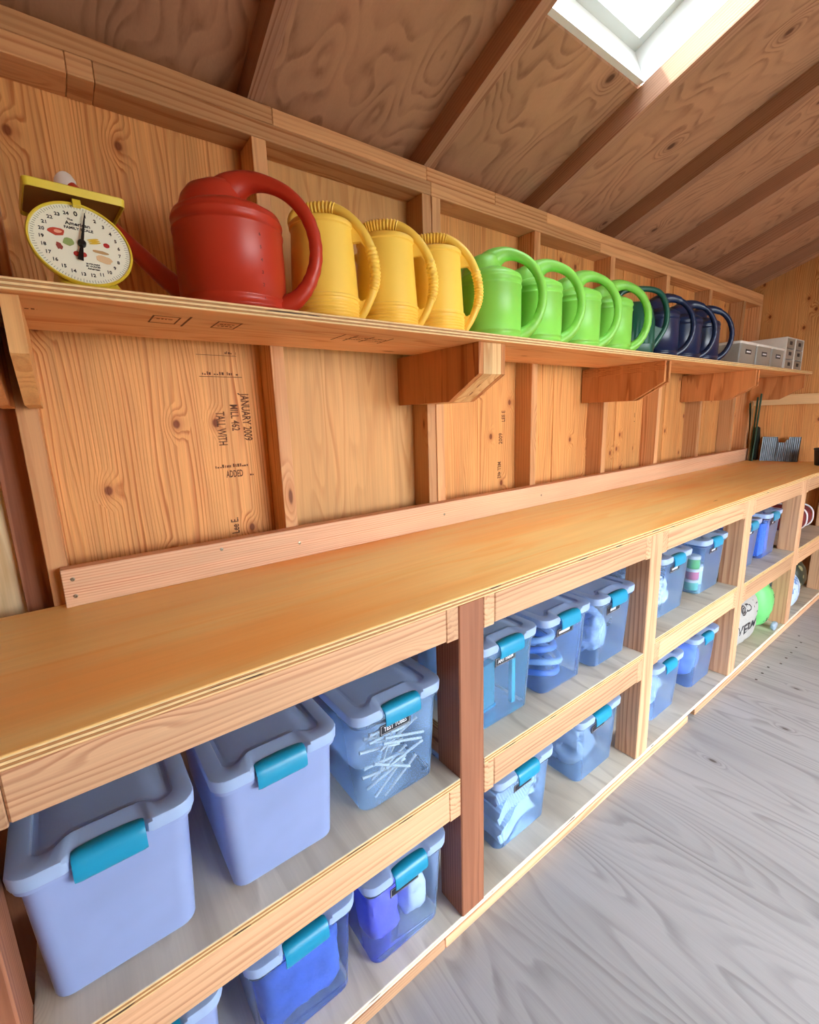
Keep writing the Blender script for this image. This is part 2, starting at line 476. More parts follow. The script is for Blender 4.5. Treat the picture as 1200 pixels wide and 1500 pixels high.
wall_text('Lee E.', 0.378, 1.066, 0.030, -D, 0.66)
ink_dashes(0.335, 0.432, 1.239, 0.010, 1); ink_dashes(0.424, 0.446, 1.210, 0.007, 2); ink_dashes(0.334, 0.440, 1.497, 0.009, 3); ink_dashes(0.400, 0.430, 1.554, 0.008, 4)
ink_bar(0.326, 0.441, 1.4915, 1.4932); ink_bar(0.324, 0.431, 1.549, 1.5502)
wall_text('LEE E', 1.552, 1.357, 0.030, -D, 0.7)
wall_text('2009', 1.535, 1.262, 0.032, -D, 0.75)
wall_text('MILL 462', 1.525, 1.125, 0.028, D, 0.7)
wall_text('TALL WITH', 2.640, 1.200, 0.034, D, 0.7); ink_dashes(2.585, 2.675, 1.325, 0.03, 5)
ink_bar(2.58, 2.68, 1.30, 1.304)

# far (right) wall, left wall, opposite wall with a wide open doorway
def gable(x0, x1, name, label, m):
    poly = [(0.05, FZ), (0.05, zc(0.05)), (YR, ridge_z), (YO - 0.05, zc(0.05)), (YO - 0.05, FZ)]
    v, f = prism(poly, 'x', x0, x1)
    o = mk(name, v, f, m); struct(o, label); return o
wall_right = gable(XR, XR + 0.04, 'wall_right', 'far end wall of siding panels', siding('w'))
wall_left = gable(XL - 0.04, XL, 'wall_left', 'near end wall of siding panels', siding('w'))
for y0 in (-0.62, -1.24, -1.86, -2.48):
    bx('stud', XR - 0.02, XR - 0.0005, y0 - 0.03, y0 + 0.008, FZ, 2.2, pm, wall_right)
DX0, DX1, DZ = 0.85, 2.85, 1.95
v1 = []
bmw = bmesh.new()
def addbox(bm, x0, x1, y0, y1, z0, z1):
    r = bmesh.ops.create_cube(bm, size=1.0)
    for v in r['verts']:
        v.co = Vector(((x0 + x1) / 2 + v.co.x * (x1 - x0), (y0 + y1) / 2 + v.co.y * (y1 - y0), (z0 + z1) / 2 + v.co.z * (z1 - z0)))
addbox(bmw, XL, DX0, YO - 0.05, YO, FZ, 2.27); addbox(bmw, DX1, XR, YO - 0.05, YO, FZ, 2.27); addbox(bmw, DX0, DX1, YO - 0.05, YO, DZ, 2.27)
mw = bpy.data.meshes.new('wall_front'); bmw.to_mesh(mw); bmw.free(); mw.materials.append(siding())
wall_front = link('wall_front', mw); struct(wall_front, 'front wall with a wide open doorway')
for a, b, c, d in ((DX0 - 0.04, DX0, FZ, DZ), (DX1, DX1 + 0.04, FZ, DZ), (DX0 - 0.04, DX1 + 0.04, DZ, DZ + 0.06)):
    bx('door_casing', a, b, YO, YO + 0.03, c, d, pine('z'), wall_front)
ground = bx('ground', -14, 17, -22, YO - 0.06, -0.25, -0.12, plain('pale_gravel', rgb(104, 104, 92), 0.9, mottled=0.2, scale=6)); struct(ground, 'pale gravel ground outside')

# ------------------------------------------------------------------ roof, rafters, skylight
SKX0, SKX1, SKY0, SKY1 = 1.108, 1.649, -0.492, -1.25
def slab(bm, x0, x1, y0, y1, fz, t=0.018):
    vs = [bm.verts.new((x, y, fz(y) + dz)) for dz in (0, t) for (x, y) in ((x0, y0), (x1, y0), (x1, y1), (x0, y1))]
    for f in ((0, 1, 2, 3), (7, 6, 5, 4), (0, 4, 5, 1), (1, 5, 6, 2), (2, 6, 7, 3), (3, 7, 4, 0)):
        bm.faces.new([vs[i] for i in f])
def zc2(y): return zc(2 * YR - y)
bmc = bmesh.new()
HG = 0.0205
for a, b, c, d in ((XL - 0.05, SKX0 - HG, 0.1, YR), (SKX1 + HG, XR + 0.05, 0.1, YR), (SKX0 - HG, SKX1 + HG, 0.1, SKY0 + HG), (SKX0 - HG, SKX1 + HG, SKY1 - HG, YR)):
    slab(bmc, a, b, c, d, zc)
slab(bmc, XL - 0.05, XR + 0.05, YR, YO - 0.1, zc2)
bmesh.ops.recalc_face_normals(bmc, faces=bmc.faces)
mc = bpy.data.meshes.new('ceiling'); bmc.to_mesh(mc); bmc.free(); mc.materials.append(rotary('y'))
ceiling = link('ceiling', mc); struct(ceiling, 'sloping plywood ceiling with swirling grain')
for x in stud_x:
    x += 0.003 if abs(x - 1.082) < 0.02 else (0.02 if x > 1.5 else 0.0)
    for side in (0, 1):
        ya, yb = (-0.004, YR + 0.02) if side == 0 else (YR - 0.02, YO)
        z = zr if side == 0 else (lambda y: zr(2 * YR - y))
        poly = [(ya, z(ya) + 0.002), (yb, z(yb) + 0.002), (yb, z(yb) + RH), (ya, z(ya) + RH)]
        L = (yb - ya)
        v, f = prism(poly, 'x', x - 0.019, x + 0.019)
        # local frame along the rafter so the grain follows it
        mid_p = Vector((x, (ya + yb) / 2, (z(ya) + z(yb)) / 2 + RH / 2))
        ang = math.atan2(z(yb) - z(ya), yb - ya)
        Rm = Matrix.Rotation(-ang, 4, 'X')
        vl = [Rm @ (Vector(p) - mid_p) for p in v]
        if ang > 1.5707 or ang < -1.5707:
            pass
        o = mk('rafter', vl, f, rafterw('y'), ceiling, mid_p - wloc(ceiling), (ang, 0, 0))
bx('ridge_beam', XL, XR, YR - 0.019, YR + 0.019, zr(YR) - 0.02, ridge_z, rafterw('x'), ceiling)

# skylight: white shaft, sash and glass
white = plain('skylight_white', rgb(238, 240, 238), 0.5, mottled=0.02)
sash_m = plain('skylight_sash', rgb(206, 212, 208), 0.45, mottled=0.02)
win = empty('window_1', (SKX0, SKY0, zc(SKY0))); struct(win, 'white framed roof window between two rafters')
nx = Vector((0, SL, 1)).normalized()
def quad_slab(name, pts, thick_vec, mat, parent):
    vs = [Vector(p) for p in pts] + [Vector(p) + thick_vec for p in pts]
    f = [(0, 1, 2, 3), (7, 6, 5, 4), (0, 4, 5, 1), (1, 5, 6, 2), (2, 6, 7, 3), (3, 7, 4, 0)]
    o = wloc(parent)
    return mk(name, [p - o for p in vs], f, mat, parent)
def sp(x, y, h): return Vector((x, y, zc(y))) + nx * h
H1 = 0.11
for nme, (xa, ya), (xb, yb), tv in (('shaft_board', (SKX0, SKY0), (SKX1, SKY0), Vector((0, 0.02, 0))), ('shaft_board', (SKX0, SKY1), (SKX1, SKY1), Vector((0, -0.02, 0))),
                     ('shaft_board', (SKX0, SKY0), (SKX0, SKY1), Vector((-0.02, 0, 0))), ('shaft_board', (SKX1, SKY0), (SKX1, SKY1), Vector((0.02, 0, 0)))):
    quad_slab(nme, [sp(xa, ya, 0.001), sp(xb, yb, 0.001), sp(xb, yb, H1), sp(xa, ya, H1)], tv, white, win)
w_ = 0.028
for (xa, xb, ya, yb) in ((SKX0, SKX1, SKY0, SKY0 - w_), (SKX0, SKX1, SKY1 + w_, SKY1), (SKX0, SKX0 + w_, SKY0 - w_, SKY1 + w_), (SKX1 - w_, SKX1, SKY0 - w_, SKY1 + w_)):
    quad_slab('sash', [sp(xa, ya, H1), sp(xb, ya, H1), sp(xb, yb, H1), sp(xa, yb, H1)], nx * 0.03, sash_m, win)
gs = NT('roof_glass')
tr_ = gs.n('ShaderNodeBsdfTransparent'); tr_.inputs[0].default_value = (0.95, 0.98, 1, 1)
gg = gs.n('ShaderNodeBsdfGlossy'); gg.inputs['Roughness'].default_value = 0.02
fr_ = gs.n('ShaderNodeFresnel'); fr_.inputs[0].default_value = 1.3
mm_ = gs.n('ShaderNodeMixShader'); gs.l(fr_.outputs[0], mm_.inputs[0]); gs.l(tr_.outputs[0], mm_.inputs[1]); gs.l(gg.outputs[0], mm_.inputs[2])
gs.l(mm_.outputs[0], gs.out.inputs[0])
quad_slab('pane', [sp(SKX0, SKY0, H1 + 0.031), sp(SKX1, SKY0, H1 + 0.031), sp(SKX1, SKY1, H1 + 0.031), sp(SKX0, SKY1, H1 + 0.031)], nx * 0.006, gs.m, win)

# ================================================================== WORKBENCH
YF = -0.662
CZ = 0.965
bench = empty('workbench', (1.45, -0.35, FZ))
tag(bench, 'long timber workbench frame with open cubbies along the wall', 'workbench')
fx, fy, fz_ = fir('x'), fir('y'), fir('z')
rz_ = redwood('z')
posts = [-0.203, 0.703, 1.603, 2.492, 3.372]
PW = 0.041
mids = [0.491, 0.491, 0.505, 0.533, 0.525, 0.525]
pedge = ply_edge('plywood_edge', 5, 0.019)
post_spans = [(p - PW, p + PW) for p in posts] + [(XR - 0.085, XR - 0.003)]
for i, (a, b) in enumerate(post_spans):
    m = rz_ if i < 2 else fz_
    bx('post', a, b, YF, YF + 0.087, 0.0635, CZ - 0.0215, m, bench, bev=0.003)
    bx('rear_post', a, b, -0.185, -0.10, 0.0635, CZ - 0.0215, rz_, bench, bev=0.003)
spans = [(XL + 0.02, post_spans[0][0])] + [(post_spans[i][1], post_spans[i + 1][0]) for i in range(len(post_spans) - 1)]
for i, (a, b) in enumerate(spans):
    g = 0.0008
    mz = mids[i]
    j = 0.036
    # joists against each post, end grain to the front
    for (x0, x1) in ((a + g, a + j), (b - j, b - g)):
        bx('joist', x0, x1, YF + 0.001, -0.10, CZ - 0.0215 - 0.082, CZ - 0.0215, fy, bench)
        bx('joist', x0, x1, YF + 0.001, -0.10, mz - 0.020 - 0.086, mz - 0.020, fy, bench)
    bx('apron', a + j + g, b - j - g, YF, YF + 0.037, CZ - 0.0215 - 0.078, CZ - 0.0215, fx, bench, bev=0.003)
    bx('apron', a + j + g, b - j - g, YF, YF + 0.037, mz - 0.020 - 0.082, mz - 0.020, fx, bench, bev=0.003)
    bx('cubby_shelf', a + g, b - g, YF + 0.001, -0.10, mz - 0.0195, mz, greyply('y'), bench, bev=0.001, edge=pedge)
bx('bottom_shelf', XL + 0.02, XR - 0.003, YF + 0.004, -0.10, 0.0450, 0.0630, greyply('y'), bench, bev=0.001, edge=ply_edge('pale_plywood_edge', 3, 0.018, rgb(240, 232, 214), rgb(224, 210, 186)))
for a, b in ((XL + 0.02, 0.60), (0.602, 2.015), (2.085, XR - 0.004)):
    bx('sill', a, b, YF, YF + 0.037, FZ + 0.0005, 0.0446, fx, bench)
bx('rear_sill', XL + 0.02, XR - 0.004, -0.14, -0.105, FZ + 0.0005, 0.0446, fx, bench)

worktop = bx('worktop', XL + 0.015, XR - 0.002, YF - 0.004, -SD - 0.0015, CZ - 0.0205, CZ, counterw(), None, bev=0.0015, edge=ply_edge('worktop_edge', 5, 0.0205))
tag(worktop, 'long orange plywood worktop on the workbench', 'worktop')

bb = bx('backsplash_board', -0.045, XR - 0.06, -SD - 0.038, -SD - 0.001, CZ + 0.0005, CZ + 0.089, wood('pink_pine', 'x', rgb(232, 188, 152), rgb(200, 136, 104), rgb(130, 78, 50), freq=150, knots=0.2, knot_k=(2.2, 9.0), knot_size=0.12, knot_amp=4.0, fine=0.3, vary=0.0))
tag(bb, 'pinkish pine board along the back of the worktop', 'board')
screw_m = plain('screw_steel', rgb(150, 140, 120), 0.35, metal=0.8)
v, f = lathe([(0.0045, 0.0), (0.0045, 0.0008), (0.0025, 0.0012), (0.0015, 0.0004)], 12)
scm = None
for (x, z) in ((-0.025, CZ + 0.065), (-0.025, CZ + 0.025), (0.30, CZ + 0.07), (0.52, CZ + 0.045), (1.09, CZ + 0.045), (1.66, CZ + 0.045)):
    if scm is None: o = mk('screw', v, f, screw_m, bb); scm = o.data
    else: o = link('screw', scm, bb)
    o.location = Vector((x, -SD - 0.0382, z)) - wloc(bb); o.rotation_euler = (math.pi / 2, 0, 0)

# ================================================================== WALL SHELF
SZ0, SZ1, SY = 1.570, 1.589, -0.428
shelf = empty('wall_shelf', (1.45, -0.25, SZ0)); tag(shelf, 'long plywood wall shelf above the workbench carrying the watering cans', 'shelf')
under = wood('shelf_plywood', 'x', rgb(232, 176, 122), rgb(206, 132, 78), rgb(140, 76, 40), figure='ply', freq=13, warp_scale=(0.7, 6.0), knots=0.15, knot_k=(2.0, 6.0), knot_size=0.07, fine=0.2, bump=0.03, vary=0.0)
bx('shelf_board', XL + 0.02, XR - 0.004, SY, -SD - 0.001, SZ0, SZ1, under, shelf, bev=0.001, edge=ply_edge('shelf_edge', 5, 0.019))
def bracket_plate(x0, x1, yb, mat):
    poly = [(-0.402, SZ0 - 0.0005), (-0.402, SZ0 - 0.088), (-0.270, 1.408), (yb, 1.408), (yb, SZ0 - 0.0005)]
    v, f = prism(poly, 'x', x0, x1)
    c = Vector(((x0 + x1) / 2, -0.25, 1.48))
    return mk('bracket_plate', [Vector(p) - c for p in v], f, mat, shelf, c - wloc(shelf))
gus = wood('gusset_plywood', 'z', rgb(206, 138, 84), rgb(158, 88, 46), rgb(100, 50, 24), figure='siding', freq=50, warp_scale=(0.9, 5.0), knots=0.4, knot_k=(6, 9), knot_size=0.08, fine=0.4, bump=0.2)
core = wood('bracket_core', 'z', rgb(236, 194, 138), rgb(204, 144, 86), rgb(110, 60, 30), figure='ply', freq=8, knots=0.4, knot_k=(9, 14), knot_size=0.1)
# bracket at the near end
bracket_plate(-0.044, -0.020, -SD - 0.002, smoothply('z')); bracket_plate(-0.088, -0.066, -SD - 0.002, gus)
# doubled bracket
v_, ya = None, -0.002
for (a, b, yb, m) in ((0.992, 1.012, -0.002, gus), (1.0125, 1.048, -SD - 0.002, core), (1.0485, 1.086, -SD - 0.002, core), (1.0865, 1.104, -SD - 0.002, gus)):
    bracket_plate(a, b, yb, m)
for xb in (2.125, 3.235):
    bracket_plate(xb, xb + 0.016, -0.006, gus); bracket_plate(xb + 0.042, xb + 0.058, -SD - 0.002, gus)
bracket_plate(XR - 0.062, XR - 0.045, -SD - 0.002, gus)
# stamps on the underside of the shelf
def shelf_rect(x0, x1, y0, y1, t=0.003):
    for (a, b, c, d) in ((x0, x1, y0, y0 + t), (x0, x1, y1 - t, y1), (x0, x0 + t, y0 + t, y1 - t), (x1 - t, x1, y0 + t, y1 - t)):
        bx('stamp_print', a, b, c, d, SZ0 - 0.0006, SZ0 - 0.0002, ink, shelf, bev=0)
shelf_rect(0.175, 0.225, -0.345, -0.275); bx('stamp_print', 0.238, 0.242, -0.36, -0.26, SZ0 - 0.0006, SZ0 - 0.0002, ink, shelf, bev=0)
shelf_rect(0.295, 0.345, -0.345, -0.275)
for k in range(4): bx('stamp_print', 0.60 + 0.006 * k * k + 0.03 * k, 0.603 + 0.006 * k * k + 0.03 * k, -0.33, -0.25, SZ0 - 0.0006, SZ0 - 0.0002, ink, shelf, bev=0)
rs_ = random.Random(9)
for (x0, x1, yy) in ((0.185, 0.215, -0.315), (0.305, 0.335, -0.315), (0.305, 0.335, -0.295), (0.63, 0.74, -0.275), (0.63, 0.74, -0.30), (-0.035, 0.0, -0.300)):
    x = x0
    while x < x1:
        w = rs_.uniform(0.003, 0.008); bx('stamp_print', x, min(x1, x + w), yy - rs_.uniform(0.003, 0.008), yy, SZ0 - 0.0006, SZ0 - 0.0002, ink, shelf, bev=0); x += w + 0.003

# ================================================================== STORAGE BINS
teal = plain('latch_teal', rgb(20, 146, 190), 0.35, mottled=0.03)
lid_m = frosted('lid_plastic', rgb(184, 212, 255), clear=0.04, trans=0.30, rough=0.3)
milky = frosted('milky_plastic', rgb(172, 194, 250), clear=0.10, trans=0.28)
clearb = frosted('clear_plastic', rgb(150, 196, 255), clear=0.78, tint=(0.86, 0.94, 1.0, 1), trans=0.30)
label_dark = plain('label_dark', rgb(24, 26, 40), 0.5)
vividb = frosted('glassy_plastic', rgb(150, 196, 255), clear=0.90, tint=(0.88, 0.94, 1.0, 1), trans=0.30)
label_white = plain('label_white', rgb(240, 240, 244), 0.6)
def rrect(hw, yf, yb, r, z, fseg=28, notch=None):
    """rounded rectangle ring, starting on the front edge going +x; notch(x)->(dy,dz)"""
    pts = []
    for i in range(fseg + 1):
        x = -hw + r + (2 * hw - 2 * r) * i / fseg
        pts.append([x, yf, z])
        if notch:
            dy, dz = notch(x); pts[-1][1] += dy; pts[-1][2] += dz
    def arc(cx, cy, a0, n=5):
        for i in range(1, n + 1):
            a = a0 + math.pi / 2 * i / n
            pts.append([cx + r * math.cos(a), cy + r * math.sin(a), z])
    arc(hw - r, yf + r, -math.pi / 2)
    for i in range(1, 4): pts.append([hw, yf + r + (yb - yf - 2 * r) * i / 4, z])
    arc(hw - r, yb - r, -0.0 - 0.0)
    for i in range(1, 4): pts.append([hw - r - (2 * hw - 2 * r) * i / 4, yb, z])
    arc(-hw + r, yb - r, math.pi / 2)
    for i in range(1, 4): pts.append([-hw, yb - r - (yb - yf - 2 * r) * i / 4, z])
    arc(-hw + r, yf + r, math.pi)
    return [tuple(p) for p in pts[:-1]]
def smooth01(t):
    t = max(0.0, min(1.0, t)); return t * t * (3 - 2 * t)
BIN_PROTO = {}
def make_bin_meshes(s, mat, key):
    """origin: bottom centre of the front edge; front is -y"""
    if key in BIN_PROTO: return BIN_PROTO[key]
    wb, wt, H, Dp = 0.1035 * s, 0.114 * s, 0.236, 0.42
    rings = []
    for z, hw, yf, r in ((0.004, wb - 0.008, 0.008, 0.020), (0.0, wb - 0.012, 0.012, 0.020)):
        pass
    prof = [(0.0, wb - 0.006, 0.006), (0.006, wb, 0.0), (0.05, wb + (wt - wb) * 0.21, -0.002), (0.12, wb + (wt - wb) * 0.51, -0.006), (0.19, wb + (wt - wb) * 0.8, -0.009), (0.222, wt - 0.001, -0.011), (0.226, wt + 0.006, -0.016), (H, wt + 0.006, -0.016)]
    for z, hw, yo in prof:
        rings.append(rrect(hw, yo, Dp - yo * 0.8, 0.026, z))
    v, f = loft(rings, True, False)
    body = mk('body', v, f, mat, smooth=True, sharp=40)
    # lid
    xl = 0.052
    def n_in(x): return (0.020 * smooth01((xl + 0.022 - abs(x)) / 0.03), 0.0)
    def n_rim(x): k = smooth01((xl + 0.004 - abs(x)) / 0.008); return (0.016 * k, -0.006 * k)
    def n_out(x): k = smooth01((xl + 0.002 - abs(x)) / 0.006); return (0.012 * k, -0.012 * k)
    def n_sk(x): k = smooth01((xl + 0.002 - abs(x)) / 0.006); return (0.010 * k, 0.0)
    lw = wt + 0.012
    T = 0.259
    spec = [(T - 0.024, lw - 0.002, -0.020, 0.034, n_sk), (T - 0.023, lw - 0.001, -0.021, 0.034, n_sk), (T - 0.005, lw, -0.022, 0.034, n_out), (T - 0.0012, lw - 0.0015, -0.0205, 0.033, n_rim),
            (T, lw - 0.005, -0.017, 0.031, n_rim), (T, lw - 0.027, 0.010, 0.020, n_in), (T - 0.001, lw - 0.029, 0.012, 0.018, n_in), (T - 0.007, lw - 0.031, 0.014, 0.016, n_in), (T - 0.007, lw - 0.038, 0.021, 0.012, n_in),
            (T - 0.0045, lw - 0.042, 0.025, 0.010, n_in)]
    rings = [rrect(hw, yf, Dp + 0.022 - (yf + 0.022), r, z, notch=n) for z, hw, yf, r, n in spec]
    v, f = loft(rings, False, True)
    lid = mk('lid', v, f, lid_m, smooth=True, sharp=32)
    # latch: arched flap over the rim
    rows = []
    NX = 17
    for i in range(NX):
        x = -0.048 + 0.096 * i / (NX - 1)
        e = 1 - (abs(x) / 0.048) ** 2
        k = 1 - max(0, (abs(x) - 0.042)) / 0.006 * 0.5
        sec = [(0.004 + 0.010 * e, T - 0.010), (-0.004 + 0.004 * e, T - 0.0045), (-0.014, T - 0.004), (-0.0215, T - 0.008), (-0.0255, T - 0.016), (-0.027, T - 0.028), (-0.0268, T - 0.040), (-0.025, T - 0.045)]
        c = (-0.012, T - 0.028)
        outer = [(x, c[0] + (y - c[0]) * (0.9 + 0.1 * k), c[1] + (z - c[1]) * (0.9 + 0.1 * k)) for y, z in sec]
        inner = [(x, y + 0.0035, z - 0.0035) for (_, y, z) in outer[::-1]]
        rows.append(outer + inner)
    v, f = loft(rows)
    latch = mk('latch', v, f, teal, smooth=True, sharp=45)
    out = (body.data, lid.data, latch.data)
    for o in (body, lid, latch): bpy.data.objects.remove(o, do_unlink=True)
    BIN_PROTO[key] = out
    return out
def bin_(label, x, y, z, rot=0.0, s=1.0, kind='clear', text=None, tsx=0.0, group='storage bins in the workbench'):
    m = {'milky': milky, 'vivid': vividb}.get(kind, clearb)
    b_, l_, h_ = make_bin_meshes(s, m, (s, kind))
    e = empty('storage_bin', (x, y, z + 0.0005), math.radians(rot))
    tag(e, label, 'storage bin', group)
    link('body', b_, e); link('lid', l_, e); link('latch', h_, e)
    for ch in list(e.children):
        if ch.name.startswith('latch'): ch['label'] = 'teal plastic latch'
    if text is not None:
        lab = bx('name_label', -0.042, 0.042, -0.0004, 0.0004, -0.0125, 0.0125, label_dark, None, bev=0)
        lab.parent = e; lab.location = (-0.016 + tsx, -0.0128, 0.2000); lab.rotation_euler = (math.radians(3), 0, 0)
        lab['label'] = 'dark name label with white lettering'
        for (a, b, c, d) in ((-0.039, 0.039, -0.0105, -0.0100), (-0.039, 0.039, 0.0100, 0.0105), (-0.039, -0.0385, -0.0105, 0.0105), (0.0385, 0.039, -0.0105, 0.0105)):
            me = box_mesh(b - a, 0.0004, d - c, 0, (label_white,))
            link('label_border', me, lab, ((a + b) / 2, -0.0005, (c + d) / 2))
        if text.startswith('#'):        # lettering too small to read in the photo: a broken white line
            n_ = int(text[1:]); x_ = -0.006 * n_ / 2 - 0.004
            for k_ in range(n_):
                link('lettering', box_mesh(0.0045, 0.0004, 0.0085, 0, (label_white,)), lab, (x_ + 0.007 * k_, -0.0006, 0))
        elif text:
            t = text_mesh(text, 0.0155, label_white)
            w = max(v.co.x for v in t.vertices) - min(v.co.x for v in t.vertices)
            o = link('lettering', t, lab, (0, -0.0006, 0), (math.pi / 2, 0, 0))
            o.scale = (0.062 / w, 1, 1)
    return e
Z1 = mids[1]; Z2, Z3, Z4 = mids[2], mids[3], mids[4]; ZB = 0.063
bin_('empty milky blue bin nearest the camera, on the upper shelf', -0.031, -0.604, Z1, kind='milky')
bin_('empty milky blue bin beside the test tube bin', 0.243, -0.602, Z1, kind='milky')
bin_('clear bin labelled TEST TUBES full of loose glass tubes', 0.521, -0.606, Z1, text='TEST TUBES')
bin_('blue lidded bin on the bottom shelf, cut off by the lower edge of the photo', -0.030, -0.600, ZB, kind='milky')
bin_('bottom shelf bin full of dark blue fabric', 0.256, -0.606, ZB, kind='vivid')
bin_('bottom shelf bin with a violet bag, against the reddish post', 0.520, -0.616, ZB, kind='vivid', text='')
bin_('clear bin labelled ANT FARM just right of the reddish post', 0.905, -0.590, Z2, text='ANT FARM')
bin_('clear labelled bin of blue hoses in the middle of the ant farm shelf', 1.172, -0.594, Z2, text='#8')
bin_('clear labelled bin at the right end of the ant farm shelf', 1.432, -0.606, Z2, text='#5')
bin_('bottom shelf bin of folded ribbed towels', 0.985, -0.594, ZB, s=1.12, text='')
bin_('bottom shelf bin of crumpled clear film beside the towel bin', 1.400, -0.592, ZB, s=1.12, text='')
bin_('clear labelled bin of shredded paper left of the bin of coloured jars', 1.920, -0.590, Z3, s=1.1, text='#7')
bin_('clear labelled bin showing coloured jars through its side', 2.308, -0.588, Z3, s=1.1, text='#6')
bin_('bottom shelf bin under the shredded paper bin', 1.925, -0.592, ZB, s=1.1)
bin_('bottom shelf bin with a blue sack, under the bin of coloured jars', 2.310, -0.592, ZB, s=1.1)
bin_('left of the two farthest bins, above the white VERM feed sack', 2.790, -0.585, Z4, s=1.05, text='#4')
bin_('right of the two farthest bins, holding bright blue folders', 3.130, -0.585, Z4, s=1.05, text='#3')

# ================================================================== WATERING CANS
TOP = SZ1 + 0.0005
def can_mat(name, col, rough=0.38): return plain(name, col, rough, 0.5, mottled=0.03, scale=8)
def round_can(name, mat, label, x, y, rot, sxy=1.0, sz=1.0, spout=0.26, tip=None, ring=1.0, group=None, marks=False):
    """dome topped watering can; local +x is the handle side"""
    e = empty('watering_can', (x, y, TOP), math.radians(rot)); tag(e, label, 'watering can', group)
    R_ = 0.112
    def rib(z): return [(R_, z - 0.004), (R_ + 0.0022, z - 0.002), (R_ + 0.0022, z + 0.002), (R_, z + 0.004)]
    prof = [(0.001, 0.001), (R_ - 0.006, 0.0), (R_ - 0.001, 0.004)] + rib(0.016) + rib(0.034) + [(R_ + 0.0005, 0.09)] + rib(0.172) + rib(0.192) + \
           [(R_, 0.200), (R_ - 0.003, 0.206), (R_ - 0.02, 0.216), (R_ - 0.05, 0.229), (0.03, 0.238), (0.001, 0.24)]
    v, f = lathe([(r * sxy, z * sz) for r, z in prof], 48)
    mk('body', v, f, mat, e, smooth=True, sharp=60)
    # filler neck
    k = sxy
    nk = []
    for r, cx, z in ((0.074, -0.028, 0.205), (0.070, -0.028, 0.226), (0.064, -0.027, 0.246), (0.055, -0.022, 0.262), (0.040, -0.012, 0.272), (0.018, 0.0, 0.276), (0.002, 0.002, 0.276)):
        nk.append([((cx + r * math.cos(2 * math.pi * j / 32)) * k, r * k * math.sin(2 * math.pi * j / 32), z * sz) for j in range(32)])
    v, f = loft(nk); mk('neck', v, f, mat, e, smooth=True, sharp=70)
    path = [(-0.02, 0, 0.238, 0.040), (0.012, 0, 0.262, 0.034), (0.050, 0, 0.276, 0.0225), (0.092, 0, 0.271, 0.0165), (0.135, 0, 0.250, 0.0148), (0.168, 0, 0.214, 0.0143), (0.186, 0, 0.168, 0.0143), (0.187, 0, 0.120, 0.0145), (0.172, 0, 0.078, 0.0155), (0.146, 0, 0.046, 0.0175), (0.112, 0, 0.027, 0.022), (0.094, 0, 0.022, 0.024)]
    P_ = catmull(path, 7)
    P_ = [(p[0] * k, 0, p[2] * sz, p[3] * (ring if i > 24 else 1.0) * (1 + (0.035 * math.sin(i * 1.7) if 34 < i < 62 else 0))) for i, p in enumerate(P_)]
    v, f = sweep(P_, 16); mk('handle', v, f, mat, e, smooth=True, sharp=80)
    t = spout
    sp_ = catmull([(-0.085 * k, 0, 0.045, 0.026), (-0.14 * k, 0, 0.085, 0.022), (-0.5 * t - 0.04, 0, 0.15, 0.018), (-t, 0, 0.285 * sz, 0.013)], 6)
    v, f = sweep(sp_, 14); mk('spout', v, f, mat, e, smooth=True, sharp=80)
    if tip is not None:
        d_ = Vector((-0.75, 0, 0.66)).normalized()
        c = Vector((-t, 0, 0.285 * sz))
        pp = [tuple(c + d_ * a) + (r,) for a, r in ((-0.006, 0.0135), (0.0, 0.018), (0.012, 0.021), (0.018, 0.020), (0.021, 0.012))]
        v, f = sweep(pp, 18); o = mk('spout_tip', v, f, tip, e, smooth=True, sharp=50); o['label'] = 'white cap on the spout'
    if marks:
        for q in range(6):
            o = link('volume_mark', text_mesh(str(q + 1), 0.009, plain('embossed_red', rgb(112, 34, 22), 0.5)), e)
            a = math.radians(-38)
            r = R_ * sxy + 0.0006
            o.location = (r * math.cos(a), r * math.sin(a), 0.030 + 0.024 * q); o.rotation_euler = (math.pi / 2, 0, a + math.pi / 2)
    return e
